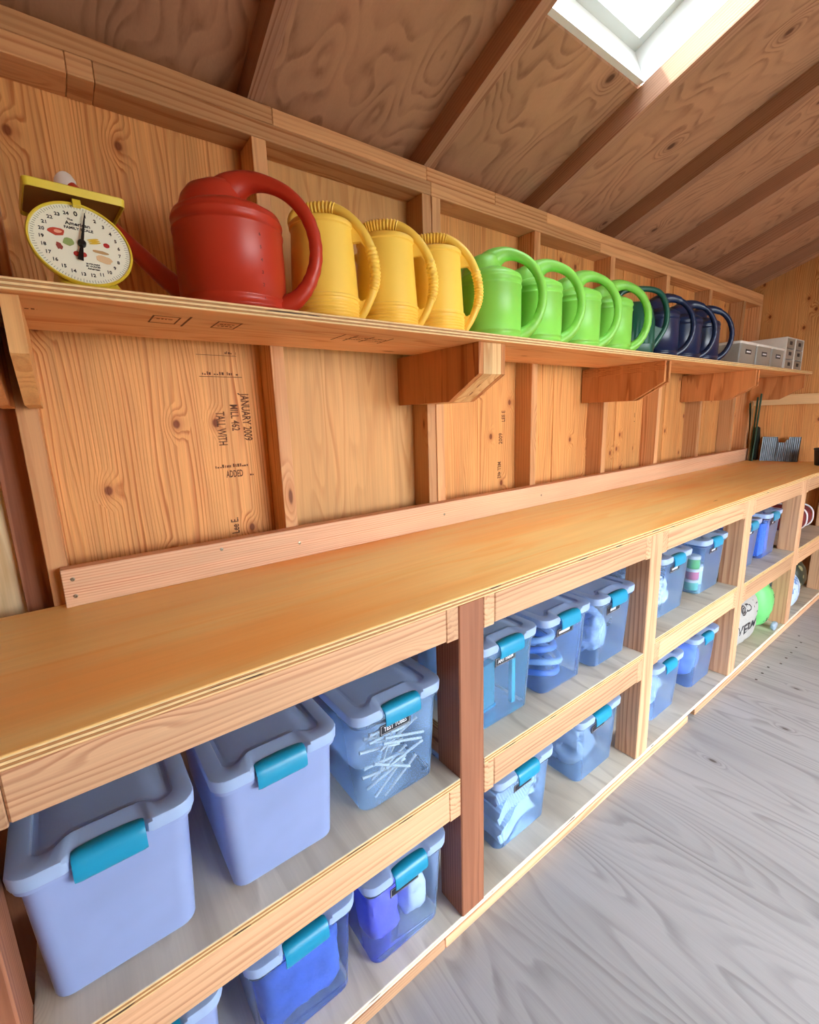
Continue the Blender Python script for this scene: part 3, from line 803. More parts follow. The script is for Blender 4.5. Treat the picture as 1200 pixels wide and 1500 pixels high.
def yellow_can(mat, label, x, y, rot, group):
    e = empty('watering_can', (x, y, TOP), math.radians(rot)); tag(e, label, 'watering can', group)
    prof = [(0.001, 0.001), (0.080, 0.0), (0.0835, 0.003)]
    for i in range(7):
        z = 0.006 + i * 0.0072
        prof += [(0.0835, z), (0.0855, z + 0.002), (0.0855, z + 0.004), (0.0832, z + 0.006)]
    prof += [(0.0835, 0.060), (0.0865, 0.062), (0.0865, 0.067), (0.083, 0.070), (0.0745, 0.215), (0.0742, 0.224), (0.0775, 0.227), (0.0775, 0.236), (0.075, 0.239), (0.070, 0.2385), (0.069, 0.232), (0.04, 0.231), (0.001, 0.231)]
    v, f = lathe(prof, 48); mk('body', v, f, mat, e, smooth=True, sharp=40)
    path = [(-0.062, 0, 0.228, 0.012), (-0.070, 0, 0.252, 0.0125), (-0.055, 0, 0.272, 0.0125), (-0.020, 0, 0.279, 0.013), (0.025, 0, 0.277, 0.013), (0.062, 0, 0.260, 0.0125), (0.095, 0, 0.228, 0.0122), (0.116, 0, 0.190, 0.0125), (0.127, 0, 0.145, 0.0125), (0.126, 0, 0.105, 0.012), (0.113, 0, 0.068, 0.0105), (0.095, 0, 0.036, 0.010), (0.078, 0, 0.016, 0.009)]
    Q_ = catmull(path, 20)
    P_, acc, tgt = [Q_[0]], 0.0, 0.0015
    for p0_, p1_ in zip(Q_, Q_[1:]):
        acc += math.dist(p0_[:3], p1_[:3])
        if acc >= tgt: P_.append(p1_); tgt += 0.0015
    def rb(i, p):
        r = p[3]
        if -0.048 < p[0] < 0.034 and p[2] > 0.262: r *= 1.13 if (i // 2) % 2 else 0.97
        if 0.119 < p[0] and 0.088 < p[2] < 0.182: r *= 1.13 if (i // 2) % 2 else 0.99
        return (p[0], 0, p[2], r)
    v, f = sweep([rb(i, p) for i, p in enumerate(P_)], 16); mk('handle', v, f, mat, e, smooth=True, sharp=35)
    # web joining handle and rim, and at the foot
    v, f = prism([(0.070, 0.196), (0.072, 0.236), (0.088, 0.235), (0.112, 0.196), (0.108, 0.182), (0.095, 0.198)], 'y', -0.006, 0.006); mk('handle_web', v, f, mat, e)
    v, f = prism([(0.080, 0.010), (0.078, 0.072), (0.092, 0.062), (0.112, 0.072), (0.100, 0.040), (0.084, 0.010)], 'y', -0.006, 0.006); mk('handle_web', v, f, mat, e)
    sp_ = catmull([(-0.066, 0, 0.045, 0.022), (-0.12, 0, 0.09, 0.017), (-0.18, 0, 0.17, 0.013), (-0.23, 0, 0.245, 0.011)], 6)
    v, f = sweep(sp_, 14); mk('spout', v, f, mat, e, smooth=True, sharp=80)
    return e
red_m = can_mat('red_plastic', rgb(190, 54, 32)); yel_m = can_mat('yellow_plastic', rgb(255, 212, 88)); grn_m = can_mat('green_plastic', rgb(136, 212, 84)); navy_m = can_mat('navy_plastic', rgb(20, 38, 74), 0.28); dgr_m = can_mat('dark_green_plastic', rgb(18, 86, 70), 0.32)
CY = -0.27
round_can('red', red_m, 'brick red watering can next to the kitchen scale', 0.358, CY, -38, 1.0, 1.0, spout=0.335, tip=plain('white_plastic', rgb(235, 225, 215), 0.5), marks=True, group='watering cans on the wall shelf')
for x, lb in ((0.584, 'yellow watering can beside the red can'), (0.772, 'middle one of the three yellow watering cans'), (0.946, 'yellow watering can touching the first green can')):
    yellow_can(yel_m, lb, x, CY, -40, 'watering cans on the wall shelf')
for x, lb in ((1.176, 'bright green watering can beside the yellow cans, largest in view of the four'), (1.392, 'second bright green watering can from the yellow cans'), (1.632, 'third bright green watering can from the yellow cans'), (1.863, 'bright green watering can in front of the dark green one')):
    round_can('green', grn_m, lb, x, CY, -42, 0.90, 0.985, spout=0.25, group='watering cans on the wall shelf')
for x, lb in ((2.285, 'navy blue watering can beside the dark green one'), (2.53, 'middle one of the three navy blue watering cans'), (2.745, 'navy blue watering can nearest the clear shelf boxes')):
    round_can('navy', navy_m, lb, x, CY, -46, 0.88, 0.985, spout=0.24, ring=0.82, group='watering cans on the wall shelf')
# dark green can with an angular handle and fluted sides
e = empty('watering_can', (2.075, CY, TOP), math.radians(-42)); tag(e, 'dark green fluted watering can with an angular handle', 'watering can', 'watering cans on the wall shelf')
rings = []
for r, z in ((0.001, 0.001), (0.078, 0.0), (0.084, 0.006), (0.088, 0.05), (0.086, 0.052), (0.082, 0.15), (0.074, 0.20), (0.060, 0.222), (0.040, 0.230), (0.001, 0.231)):
    ring = []
    for j in range(64):
        a = 2 * math.pi * j / 64
        q = (abs(math.cos(a)) ** 3.2 + abs(math.sin(a)) ** 3.2) ** (-1 / 3.2)
        fl = 1 + (0.022 * (1 if j % 2 else -1) if 0.05 < z < 0.16 else 0)
        ring.append((r * q * math.cos(a) * fl, r * q * math.sin(a) * fl * 0.95, z))
    rings.append(ring)
v, f = loft(rings); mk('body', v, f, dgr_m, e, smooth=True, sharp=40)
P_ = catmull([(-0.07, 0, 0.215, 0.012), (-0.062, 0, 0.262, 0.012), (-0.03, 0, 0.285, 0.0115), (0.03, 0, 0.288, 0.0115), (0.085, 0, 0.280, 0.0115), (0.118, 0, 0.258, 0.0115), (0.140, 0, 0.212, 0.0115), (0.146, 0, 0.160, 0.0115), (0.138, 0, 0.120, 0.012), (0.110, 0, 0.070, 0.013), (0.082, 0, 0.035, 0.014)], 6)
v, f = sweep(P_, 14); mk('handle', v, f, dgr_m, e, smooth=True, sharp=80)
v, f = prism([(0.078, 0.03), (0.076, 0.165), (0.092, 0.135), (0.112, 0.125), (0.130, 0.12), (0.100, 0.06)], 'y', -0.007, 0.007); mk('handle_web', v, f, dgr_m, e)
sp_ = catmull([(-0.07, 0, 0.05, 0.02), (-0.13, 0, 0.12, 0.015), (-0.21, 0, 0.25, 0.012)], 6); v, f = sweep(sp_, 12); mk('spout', v, f, dgr_m, e, smooth=True)

# ================================================================== KITCHEN SCALE
sc_y = plain('scale_yellow', rgb(226, 200, 62), 0.4, mottled=0.05)
face_m = plain('dial_cream', rgb(238, 236, 214), 0.5, mottled=0.02)
blk = plain('black_paint', rgb(20, 18, 18), 0.4)
ks = empty('kitchen_scale', (0.078, -0.290, TOP), math.radians(4)); tag(ks, 'yellow kitchen scale with a round white dial at the near end of the shelf', 'scale')
# base and housing
body = [(-0.056, -0.052, 0.0), (0.056, -0.052, 0.0)]
rings = []
for z, hw, y0, y1 in ((0.0, 0.047, -0.088, 0.070), (0.004, 0.048, -0.089, 0.071), (0.012, 0.046, -0.082, 0.066), (0.03, 0.044, -0.052, 0.060), (0.09, 0.036, -0.030, 0.050), (0.135, 0.028, -0.014, 0.040), (0.142, 0.020, -0.008, 0.03)):
    rings.append(rrect(hw, y0, y1, 0.008, z, fseg=4))
v, f = loft(rings); mk('housing', v, f, sc_y, ks, smooth=True, sharp=40)
v, f = prism([(-0.008, 0.138), (0.008, 0.138), (0.008, 0.166), (-0.008, 0.166)], 'x', -0.010, 0.010); mk('platform_stem', [(p[0], p[1] + 0.012, p[2]) for p in v], f, sc_y, ks)
pl = []
for z, hw in ((0.166, 0.068), (0.160, 0.0695), (0.160, 0.0715), (0.172, 0.0725), (0.1735, 0.071)):
    pl.append(rrect(hw, -0.060 - (hw - 0.07), 0.082 + (hw - 0.07), 0.008, z, fseg=4))
v, f = loft(pl, False, True); mk('platform', v, f, sc_y, ks, smooth=True, sharp=40)
v, f = loft([rrect(0.068, -0.058, 0.080, 0.008, 0.1655, 4), rrect(0.068, -0.058, 0.080, 0.008, 0.168, 4)]); o = mk('platform_underside', v, f, plain('brown_underside', rgb(140, 92, 36), 0.6, mottled=0.15), ks); o['label'] = 'brownish underside of the weighing platform'  # underside panel browner than the rest of the platform
v, f = prism([(-0.050, 0.150), (-0.046, 0.160), (0.070, 0.160), (0.066, 0.156), (0.0, 0.142)], 'x', -0.006, 0.006); mk('platform_strut', v, f, sc_y, ks)
# dial leaning back
TILT = math.radians(18)
dial = empty('dial', (0, 0, 0)); dial.parent = ks; dial.location = (-0.004, -0.068, 0.083); dial.rotation_euler = (math.pi / 2 - TILT, 0, 0)
bpy.data.objects.remove(dial, do_unlink=True)
RD = 0.0755
v, f = lathe([(0.001, -0.014), (RD - 0.010, -0.014), (RD - 0.001, -0.008), (RD + 0.0005, -0.002), (RD - 0.001, 0.001), (RD - 0.0032, 0.001), (RD - 0.0038, -0.003), (0.001, -0.003)], 64)
dial = mk('dial', v, f, sc_y, ks, (-0.004, -0.063, 0.0845), (math.pi / 2 - TILT, 0, 0), smooth=True, sharp=40)
v, f = lathe([(0.001, -0.0029), (RD - 0.004, -0.0029), (RD - 0.004, -0.0022), (0.001, -0.0020)], 64); mk('dial_face', v, f, face_m, dial)
def flat(name, poly, z, mat, th=0.0003):
    v, f = prism(poly, 'z', z, z + th); return mk(name, v, f, mat, dial)
grey = plain('tick_grey', rgb(70, 70, 66), 0.6)
tick_b = box_mesh(0.0005, 0.004, 0.0003, 0, (grey,)); tick_s = box_mesh(0.0004, 0.0065, 0.0003, 0, (grey,))
for i in range(100):
    a = 2 * math.pi * i / 100
    o = link('tick', tick_s if i % 4 == 0 else tick_b, dial, (0.0672 * math.sin(a), 0.0672 * math.cos(a), -0.0018), (0, 0, -a))
for i in range(25):
    a = 2 * math.pi * i / 25
    t = link('numeral', text_mesh(str(i), 0.0082 if i else 0.012, blk), dial, (0.0555 * math.sin(a), 0.0555 * math.cos(a), -0.0018))
def dial_text(s_, x, y, size, m=blk): return link('lettering', text_mesh(s_, size, m), dial, (x, y, -0.0018))
dial_text('The', -0.010, 0.043, 0.005); dial_text('American', 0.0, 0.036, 0.0092); dial_text('FAMILY SCALE', 0.0, 0.0275, 0.0066)
dial_text('25 POUNDS', 0.010, -0.0345, 0.0038); dial_text('BY OUNCES', 0.010, -0.0388, 0.0038); dial_text('American', 0.010, -0.0432, 0.0046)
v, f = lathe([(0.0360, -0.0020), (0.0363, -0.0018), (0.0366, -0.0020)], 48)
def blob(name, cx, cy, rx, ry, rot, col, n=14, wob=0.12, seed=0):
    rr = random.Random(seed)
    ph = [rr.uniform(-wob, wob) for _ in range(n)]
    pts = []
    for j in range(n):
        a = 2 * math.pi * j / n
        x, y = rx * (1 + ph[j]) * math.cos(a), ry * (1 + ph[j]) * math.sin(a)
        pts.append((cx + x * math.cos(rot) - y * math.sin(rot), cy + x * math.sin(rot) + y * math.cos(rot)))
    return flat(name, pts, -0.0020, plain('print_' + '_'.join(str(int(c * 255)) for c in col[:3]), col, 0.6))
blob('printed_picture', -0.033, 0.016, 0.012, 0.0070, 0.1, rgb(196, 72, 50), seed=1); blob('printed_picture', -0.031, 0.0165, 0.0055, 0.003, 0.1, rgb(236, 170, 140), seed=2).location.z += 0.0002
blob('printed_picture', -0.019, 0.001, 0.0085, 0.0070, 0.4, rgb(146, 164, 96), seed=3)
for k in range(3): blob('printed_picture', 0.018 + 0.001 * k, 0.0125 - k * 0.003, 0.0095, 0.0016, 0.28, rgb(222, 182, 52), wob=0.03, seed=4 + k)
blob('printed_picture', 0.037, 0.006, 0.0048, 0.0045, 0, rgb(186, 44, 40), wob=0.04, seed=8)
blob('printed_picture', 0.026, -0.009, 0.0125, 0.0030, -0.08, rgb(190, 150, 100), wob=0.08, seed=9)
blob('printed_picture', 0.029, -0.022, 0.0125, 0.0070, -0.1, rgb(222, 186, 140), seed=10)
blob('printed_picture', -0.010, -0.019, 0.0052, 0.0048, 0, rgb(178, 44, 36), wob=0.04, seed=11); blob('printed_picture', -0.001, -0.0185, 0.0052, 0.0048, 0, rgb(190, 56, 44), wob=0.04, seed=12)
blob('printed_picture', -0.033, -0.010, 0.0050, 0.0064, 0.6, rgb(150, 66, 56), wob=0.3, seed=13)
needle = [(-0.0006, 0.058), (0.0006, 0.058), (0.0022, 0.012), (0.0022, -0.006), (0.0044, -0.034), (-0.0044, -0.034), (-0.0022, -0.006), (-0.0022, 0.012)]
v, f = prism(needle, 'z', 0.0035, 0.0043); mk('needle', v, f, blk, dial, rot=(0, 0, math.radians(-13)))
v, f = lathe([(0.006, -0.002), (0.006, 0.004), (0.0045, 0.006), (0.001, 0.0065)], 20); mk('hub', v, f, blk, dial, smooth=True, sharp=40)

# ================================================================== BOXES AT THE FAR END OF THE SHELF
shoe_m = frosted('shoebox_plastic', rgb(196, 190, 178), clear=0.30, tint=(0.95, 0.94, 0.92, 1), trans=0.35)
boxw = plain('drawer_white', rgb(226, 222, 214), 0.45)
def clear_box(label, x0, x1):
    e = empty('clear_box', ((x0 + x1) / 2, -0.36, TOP)); tag(e, label, 'box', 'clear boxes on the wall shelf')
    hw = (x1 - x0) / 2
    v, f = loft([rrect(hw - 0.008, 0.004, 0.25, 0.01, 0.0, 4), rrect(hw - 0.004, 0.0, 0.252, 0.01, 0.004, 4), rrect(hw, -0.003, 0.254, 0.01, 0.126, 4)], True, False)
    mk('body', v, f, shoe_m, e, smooth=True, sharp=40)
    v, f = loft([rrect(hw + 0.002, -0.006, 0.257, 0.011, 0.120, 4), rrect(hw + 0.002, -0.006, 0.257, 0.011, 0.132, 4), rrect(hw - 0.004, 0.0, 0.251, 0.01, 0.136, 4)], False, True)
    mk('lid', v, f, boxw, e, smooth=True, sharp=40)
    o = bx('name_label', -0.042, 0.042, -0.0006, 0.0006, -0.0125, 0.0125, label_dark, None, bev=0); o.parent = e; o.location = (0.0, -0.004, 0.080)
    link('label_strip', box_mesh(0.062, 0.0006, 0.008, 0, (label_white,)), o, (0, -0.0008, 0))
    return e
def drawer_unit(label, x0, x1):
    e = empty('drawer_unit', ((x0 + x1) / 2, -0.365, TOP)); tag(e, label, 'drawer unit', 'white drawer units on the wall shelf')
    hw = (x1 - x0) / 2; H = 0.212
    for nm_, a, b, c, d, z0, z1 in (('side', -hw, -hw + 0.004, 0, 0.27, 0, H), ('side', hw - 0.004, hw, 0, 0.27, 0, H), ('top', -hw + 0.004, hw - 0.004, 0, 0.27, H - 0.005, H), ('bottom', -hw + 0.004, hw - 0.004, 0, 0.27, 0, 0.006), ('back', -hw + 0.004, hw - 0.004, 0.265, 0.27, 0.006, H - 0.005)):
        o = bx(nm_, a, b, c, d, z0, z1, boxw, None); o.parent = e
    for k in range(3):
        z0 = 0.009 + k * 0.0665
        o = bx('drawer', -hw + 0.007, hw - 0.007, 0.002, 0.25, z0, z0 + 0.062, shoe_m, None, bev=0.003); o.parent = e
        l = link('name_label', box_mesh(0.05, 0.0012, 0.022, 0, (label_dark,)), o, (0, -0.1248, 0.004))
    return e
clear_box('first clear lidded box beside the navy watering cans', 3.075, 3.325)
clear_box('middle one of the three clear lidded boxes', 3.340, 3.585)
clear_box('clear lidded box against the white drawer units', 3.600, 3.835)
drawer_unit('white three drawer unit next to the clear boxes', 3.860, 4.040)
drawer_unit('white three drawer unit closest to the far wall', 4.046, 4.226)
# glass jar seen through the last navy handle
jar = empty('glass_jar', (2.955, -0.22, TOP)); tag(jar, 'small glass jar with a metal lid behind the last navy can', 'jar')
v, f = lathe([(0.001, 0.001), (0.034, 0.0), (0.038, 0.005), (0.038, 0.075), (0.030, 0.09), (0.030, 0.10)], 24); mk('glass', v, f, frosted('jar_glass', rgb(220, 214, 200), clear=0.7, tint=(0.97, 0.97, 0.95, 1)), jar, smooth=True, sharp=50)
v, f = lathe([(0.001, 0.004), (0.0345, 0.004), (0.0345, 0.045), (0.001, 0.05)], 20); mk('beads', v, f, plain('sandy_filling', rgb(226, 206, 150), 0.8, mottled=0.3, scale=120), jar, smooth=True, sharp=50)
v, f = lathe([(0.033, 0.094), (0.034, 0.096), (0.034, 0.110), (0.031, 0.113), (0.001, 0.113)], 24); mk('lid', v, f, plain('jar_lid_metal', rgb(190, 186, 178), 0.3, metal=0.9), jar, smooth=True, sharp=50)

# ================================================================== FAR WALL THINGS
led = bx('ledger_board', XR - 0.045, XR - 0.0215, -1.7, -0.093, 1.370, 1.440, wood('ledger_pine', 'y', rgb(236, 200, 150), rgb(206, 156, 104), rgb(120, 70, 40), freq=120, vary=0.0), None)
tag(led, 'pale pine board fixed across the far end wall', 'board')
stake_g = plain('stake_green', rgb(26, 66, 44), 0.55, mottled=0.2); stake_t = plain('stake_tan', rgb(170, 150, 110), 0.7, mottled=0.2)
for k, (yb, yt, zt, m, lb) in enumerate(((-0.175, -0.170, 1.455, stake_g, 'tallest dark green garden stake leaning in the far corner'), (-0.160, -0.148, 1.43, stake_g, 'dark green stake second from the wall screen'), (-0.148, -0.118, 1.40, stake_t, 'tan stake with pale top among the green stakes'), (-0.150, -0.100, 1.39, stake_g, 'slanting green stake left in the corner bundle'))):
    z0 = CZ + 0.001
    xb, xt = 4.10 + 0.014 * k, 4.165 + 0.006 * k
    nz_ = 14
    pth = [(xb + (xt - xb) * t / nz_, yb + (yt - yb) * t / nz_, z0 + (zt - z0) * t / nz_, 0.0065 * (1 + 0.05 * math.sin(t * 2.2))) for t in range(nz_ + 1)]
    v, f = sweep(pth, 8); c = Vector((xb, yb, z0))
    o = mk('garden_stake', [Vector(p) - c for p in v], f, m, None, c, smooth=True, sharp=60); tag(o, lb, 'stake', 'garden stakes in the far corner')
blackp = empty('black_post_sleeve', (4.215, -0.155, CZ + 0.001)); tag(blackp, 'dark folded net standing in the corner behind the stakes', 'net')
v, f = loft([rrect(0.022 * s_, -0.018 * s_, 0.018 * s_, 0.006, z, 6) for s_, z in ((1, 0), (1.1, 0.02), (0.95, 0.1), (1.05, 0.17), (0.8, 0.24), (0.3, 0.25))]); mk('folds', v, f, plain('dark_net', rgb(22, 34, 30), 0.9, mottled=0.3, scale=60), blackp, smooth=True)
# galvanised sheet with a notched top
nz_ = 40
vs, fs = [], []
for i in range(nz_ + 1):
    t = i / nz_; y = -0.205 - 0.225 * t
    top = 0.175 if not (0.40 < t < 0.62) else 0.135
    if 0.62 <= t < 0.7: top = 0.155
    xo = 0.0025 * (1 if i % 2 else -1)
    vs += [(xo, y + 0.31, 0.0), (xo + 0.02, y + 0.31, top), (xo + 0.004, y + 0.31, 0.0), (xo + 0.024, y + 0.31, top)]
for i in range(nz_):
    a = i * 4; b = a + 4
    fs += [(a, b, b + 1, a + 1), (a + 3, b + 3, b + 2, a + 2), (a + 1, b + 1, b + 3, a + 3), (a, a + 2, b + 2, b)]
o = mk('corrugated_sheet', vs, fs, plain('weathered_zinc', rgb(116, 126, 134), 0.45, metal=0.5, mottled=0.25, scale=30), None, (4.165, -0.31, CZ + 0.001)); tag(o, 'grey corrugated metal sheet leaning on the far wall', 'metal sheet')
bk = empty('black_bucket', (4.02, -0.60, CZ + 0.001)); tag(bk, 'black rubber bucket at the far end of the worktop, cut by the photo edge', 'bucket')
v, f = lathe([(0.001, 0.001), (0.044, 0.0), (0.047, 0.004), (0.056, 0.10), (0.060, 0.102), (0.060, 0.112), (0.055, 0.114), (0.052, 0.106), (0.043, 0.008), (0.001, 0.007)], 36); mk('pail', v, f, plain('black_rubber', rgb(22, 24, 28), 0.4), bk, smooth=True, sharp=40)
v, f = sweep([(0.058 * math.cos(a), -0.058 * math.sin(a) * 0.35 - 0.03, 0.106 - 0.05 * math.sin(a), 0.0022) for a in [math.pi * i / 16 for i in range(17)]], 8); mk('bail_handle', v, f, plain('wire_steel', rgb(130, 130, 130), 0.4, metal=0.8), bk, smooth=True)

# ================================================================== THINGS IN THE BINS
from mathutils.bvhtree import BVHTree
def crumple(hx, hy, hz, seed, amp=0.18, freq=9.0, n=26, pw=3.0, flat_base=True):
    vs, fs = [], []
    off = Vector((seed * 3.7, seed * 1.3, seed * 7.1))
    for i in range(n + 1):
        th = math.pi * i / n
        for j in range(2 * n):
            ph = math.pi * j / n
            d = Vector((math.sin(th) * math.cos(ph), math.sin(th) * math.sin(ph), math.cos(th)))
            q = (abs(d.x) ** pw + abs(d.y) ** pw + abs(d.z) ** pw) ** (-1 / pw)
            p = Vector((d.x * q * hx, d.y * q * hy, d.z * q * hz))
            w = noise.noise(p * freq + off) + 0.6 * abs(noise.noise(p * freq * 2.3 + off)) - 0.2
            k = 1 + amp * w
            p = Vector((p.x * min(1.0, k), p.y * min(1.0, k), p.z * k))
            z = max(-hz, p.z) if flat_base else p.z
            vs.append((p.x, p.y, z))
    m = 2 * n
    for i in range(n):
        for j in range(m):
            k = (j + 1) % m
            if i == 0: fs.append((0, m + j, m + k)) if False else fs.append((i * m + j, (i + 1) * m + j, (i + 1) * m + k, i * m + k))
            else: fs.append((i * m + j, (i + 1) * m + j, (i + 1) * m + k, i * m + k))
    return vs, fs
def lump(name, label, cat, x, y, z, hx, hy, hz, mat, seed, amp=0.2, freq=12.0, pw=3.0, n=24, rot=0.0, smooth=True, group=None):
    v, f = crumple(hx, hy, hz, seed, amp, freq, n, pw)
    lo = min(p[2] for p in v)
    o = mk(name, [(p[0], p[1], p[2] - lo) for p in v], f, mat, None, (x, y, z), (0, 0, math.radians(rot)), smooth=smooth, sharp=50)
    bm = bmesh.new(); bm.from_mesh(o.data); bmesh.ops.remove_doubles(bm, verts=bm.verts, dist=1e-5); bm.to_mesh(o.data); bm.free()
    tag(o, label, cat, group); return o
IN = 0.006   # height of a bin floor above its shelf
tube_m = frosted('tube_glass', rgb(250, 253, 255), clear=0.0, trans=0.2, rough=0.1)
rt = random.Random(5)
proto = None
for k in range(26):
    L = rt.uniform(0.10, 0.13)
    if proto is None:
        pr = [(0, 0, -0.055, 0.0022), (0, 0, -0.053, 0.0034), (0, 0, 0.053, 0.0034), (0, 0, 0.055, 0.0042), (0, 0, 0.058, 0.0042)]
        v, f = sweep(pr, 8); proto = mk('test_tube', v, f, tube_m, smooth=True, sharp=60); o = proto
    else: o = proto.copy(); COL.objects.link(o)
    ang = rt.choice((rt.uniform(50, 85), rt.uniform(-88, -60), rt.uniform(10, 60)))
    layer = k % 13
    zc_ = Z1 + IN + 0.058 + layer * 0.0095 if abs(ang) < 50 else Z1 + IN + 0.03 + layer * 0.0125
    o.location = (0.521 + rt.uniform(-0.030, 0.030), -0.606 + 0.014 + 0.013 * (k % 4), zc_)
    o.rotation_euler = (rt.uniform(-0.06, 0.06), math.radians(ang), 0)
    tag(o, 'thin glass test tube lying loose in the bin labelled TEST TUBES', 'test tube', 'test tubes in the labelled bin')
lump('foam_liner', 'pale wadding under the loose test tubes', 'wadding', 0.521, -0.435, Z1 + IN, 0.085, 0.085, 0.07, plain('pale_wadding', rgb(206, 226, 252), 0.7), 3, 0.25)
navy_f = plain('blue_fabric', rgb(66, 104, 206), 0.85, mottled=0.25, scale=22, bump=0.15)
lump('folded_cloth', 'dark blue cloth filling a bottom shelf bin', 'cloth', 0.256, -0.425, ZB + IN, 0.0945, 0.168, 0.098, navy_f, 5, 0.06, 14, 10.0)
lump('plastic_bag', 'violet blue bag in the bin against the reddish post', 'bag', 0.478, -0.44, ZB + IN, 0.052, 0.150, 0.090, plain('violet_film', rgb(108, 106, 240), 0.3, mottled=0.25), 6, 0.18, 16, 6.0)
lump('plastic_bag', 'pale bag beside the violet one', 'bag', 0.575, -0.49, ZB + IN, 0.040, 0.095, 0.085, plain('pale_film', rgb(206, 222, 246), 0.25, mottled=0.15), 7, 0.25, 22, 5.0)
# ant farm panels
acr = frosted('acrylic_cyan', rgb(96, 210, 236), clear=0.45, tint=(0.6, 0.95, 1, 1), trans=0.4, rough=0.1)
for k, (dx, dy, rz) in enumerate(((-0.030, 0.06, 4), (-0.015, 0.15, -3))):
    e = empty('ant_farm', (0.905 + dx, -0.590 + dy, Z2 + IN), math.radians(rz)); tag(e, ('nearer clear acrylic ant farm panel in the ANT FARM bin', 'farther clear acrylic ant farm panel in the ANT FARM bin')[k], 'ant farm', 'ant farm panels')
    for nm_, a, b, z0, z1, m in (('panel', -0.040, 0.040, 0.012, 0.150, acr), ('foot', -0.046, 0.046, 0.0, 0.012, teal)):
        o = bx(nm_, a, b, -0.012, 0.012, z0, z1, m, None); o.parent = e
o = bx('teal_strip', 0.905 + 0.062, 0.905 + 0.078, -0.560, -0.545, Z2 + IN, Z2 + 0.19, plain('teal_board', rgb(40, 190, 214), 0.5), None); tag(o, 'upright teal plastic strip in the ANT FARM bin', 'strip')
lump('plastic_bag', 'added pale lump brightening the bin behind the ant farm panels', 'bag', 0.905, -0.33, Z2 + IN, 0.085, 0.075, 0.08, plain('pale_film', rgb(206, 222, 246), 0.25, mottled=0.15), 17, 0.25, 12)  # added pale filler to lighten the inside of the ant farm bin
lump('plastic_bag', 'added pale lump brightening the bin behind the coiled hoses', 'bag', 1.172, -0.31, Z2 + IN, 0.085, 0.075, 0.085, plain('pale_film', rgb(206, 222, 246), 0.25, mottled=0.15), 18, 0.25, 12)  # extra pale lump, put in to brighten the hose bin
# hoses
for k, (zz, rr_, yy) in enumerate(((0.03, 0.070, 0.12), (0.066, 0.066, 0.11), (0.102, 0.060, 0.12), (0.138, 0.055, 0.115))):
    pth = [(rr_ * math.cos(a), rr_ * 1.2 * math.sin(a), 0.006 * math.sin(2 * a + k), 0.0105) for a in [2 * math.pi * i / 28 for i in range(29)]]
    v, f = sweep(pth, 10)
    o = mk('coiled_hose', v, f, plain('hose_blue_%d' % (k % 2), (rgb(86, 130, 220), rgb(160, 196, 246))[k % 2], 0.4), None, (1.172, -0.594 + yy, Z2 + IN + zz - 0.008), (0, 0, k * 0.6), smooth=True)
    tag(o, ('lowest coil of blue hose in its bin', 'second coil of blue hose from the bottom', 'third coil of blue hose from the bottom', 'top coil of blue hose in its bin')[k], 'hose', 'coiled hoses')
lump('net_bundle', 'netting coloured pale to brighten the labelled bin at the right end of its shelf', 'net', 1.425, -0.44, Z2 + IN, 0.075, 0.14, 0.075, plain('brightened_netting', rgb(176, 200, 246), 0.8, mottled=0.4, scale=40), 9, 0.35, 18)  # pale colour stands in for light inside the dim bin
tow = plain('ribbed_towel', rgb(206, 226, 250), 0.9, mottled=0.1, scale=40)
for k, (hz_, lb) in enumerate(((0.06, 'bottom folded ribbed towel in its bin'), (0.05, 'middle folded ribbed towel in its bin'), (0.045, 'top folded ribbed towel in its bin'))):
    n_ = 34; rings = []
    for i in range(n_ + 1):
        x = -0.090 + 0.18 * i / n_
        r_ = 0.0025 * (1 if i % 2 else -1); t = hz_ / 2 * (1 - 0.35 * (abs(x) / 0.09) ** 6)
        rings.append([(x, -0.15 + 0.02 * math.sin(x * 20 + k), t * 0 + 0.002), (x, -0.158 - r_, t), (x, -0.15 + 0.02 * math.sin(x * 20 + k), 2 * t + r_ * 0.5), (x, 0.0, 2 * t + r_), (x, 0.15, 2 * t), (x, 0.156, t), (x, 0.15, 0.002)])
    v, f = loft(rings); zz = ZB + IN + (0, 0.0635, 0.117)[k]
    o = mk('folded_towel', v, f, tow, None, (0.985, -0.415, zz), smooth=True, sharp=40); tag(o, lb, 'towel', 'folded towels')
film = frosted('crumpled_film', rgb(206, 226, 252), clear=0.15, trans=0.4, rough=0.15)
lump('film_bundle', 'crumpled clear film in the bottom shelf bin beside the towels', 'film', 1.395, -0.43, ZB + IN, 0.095, 0.14, 0.088, film, 11, 0.42, 18, n=30)
lump('paper_shreds', 'white shredded paper in its labelled bin', 'shredded paper', 1.915, -0.44, Z3 + IN, 0.085, 0.13, 0.07, plain('white_shreds', rgb(226, 238, 252), 0.8, mottled=0.4, scale=90), 12, 0.5, 30, n=34)
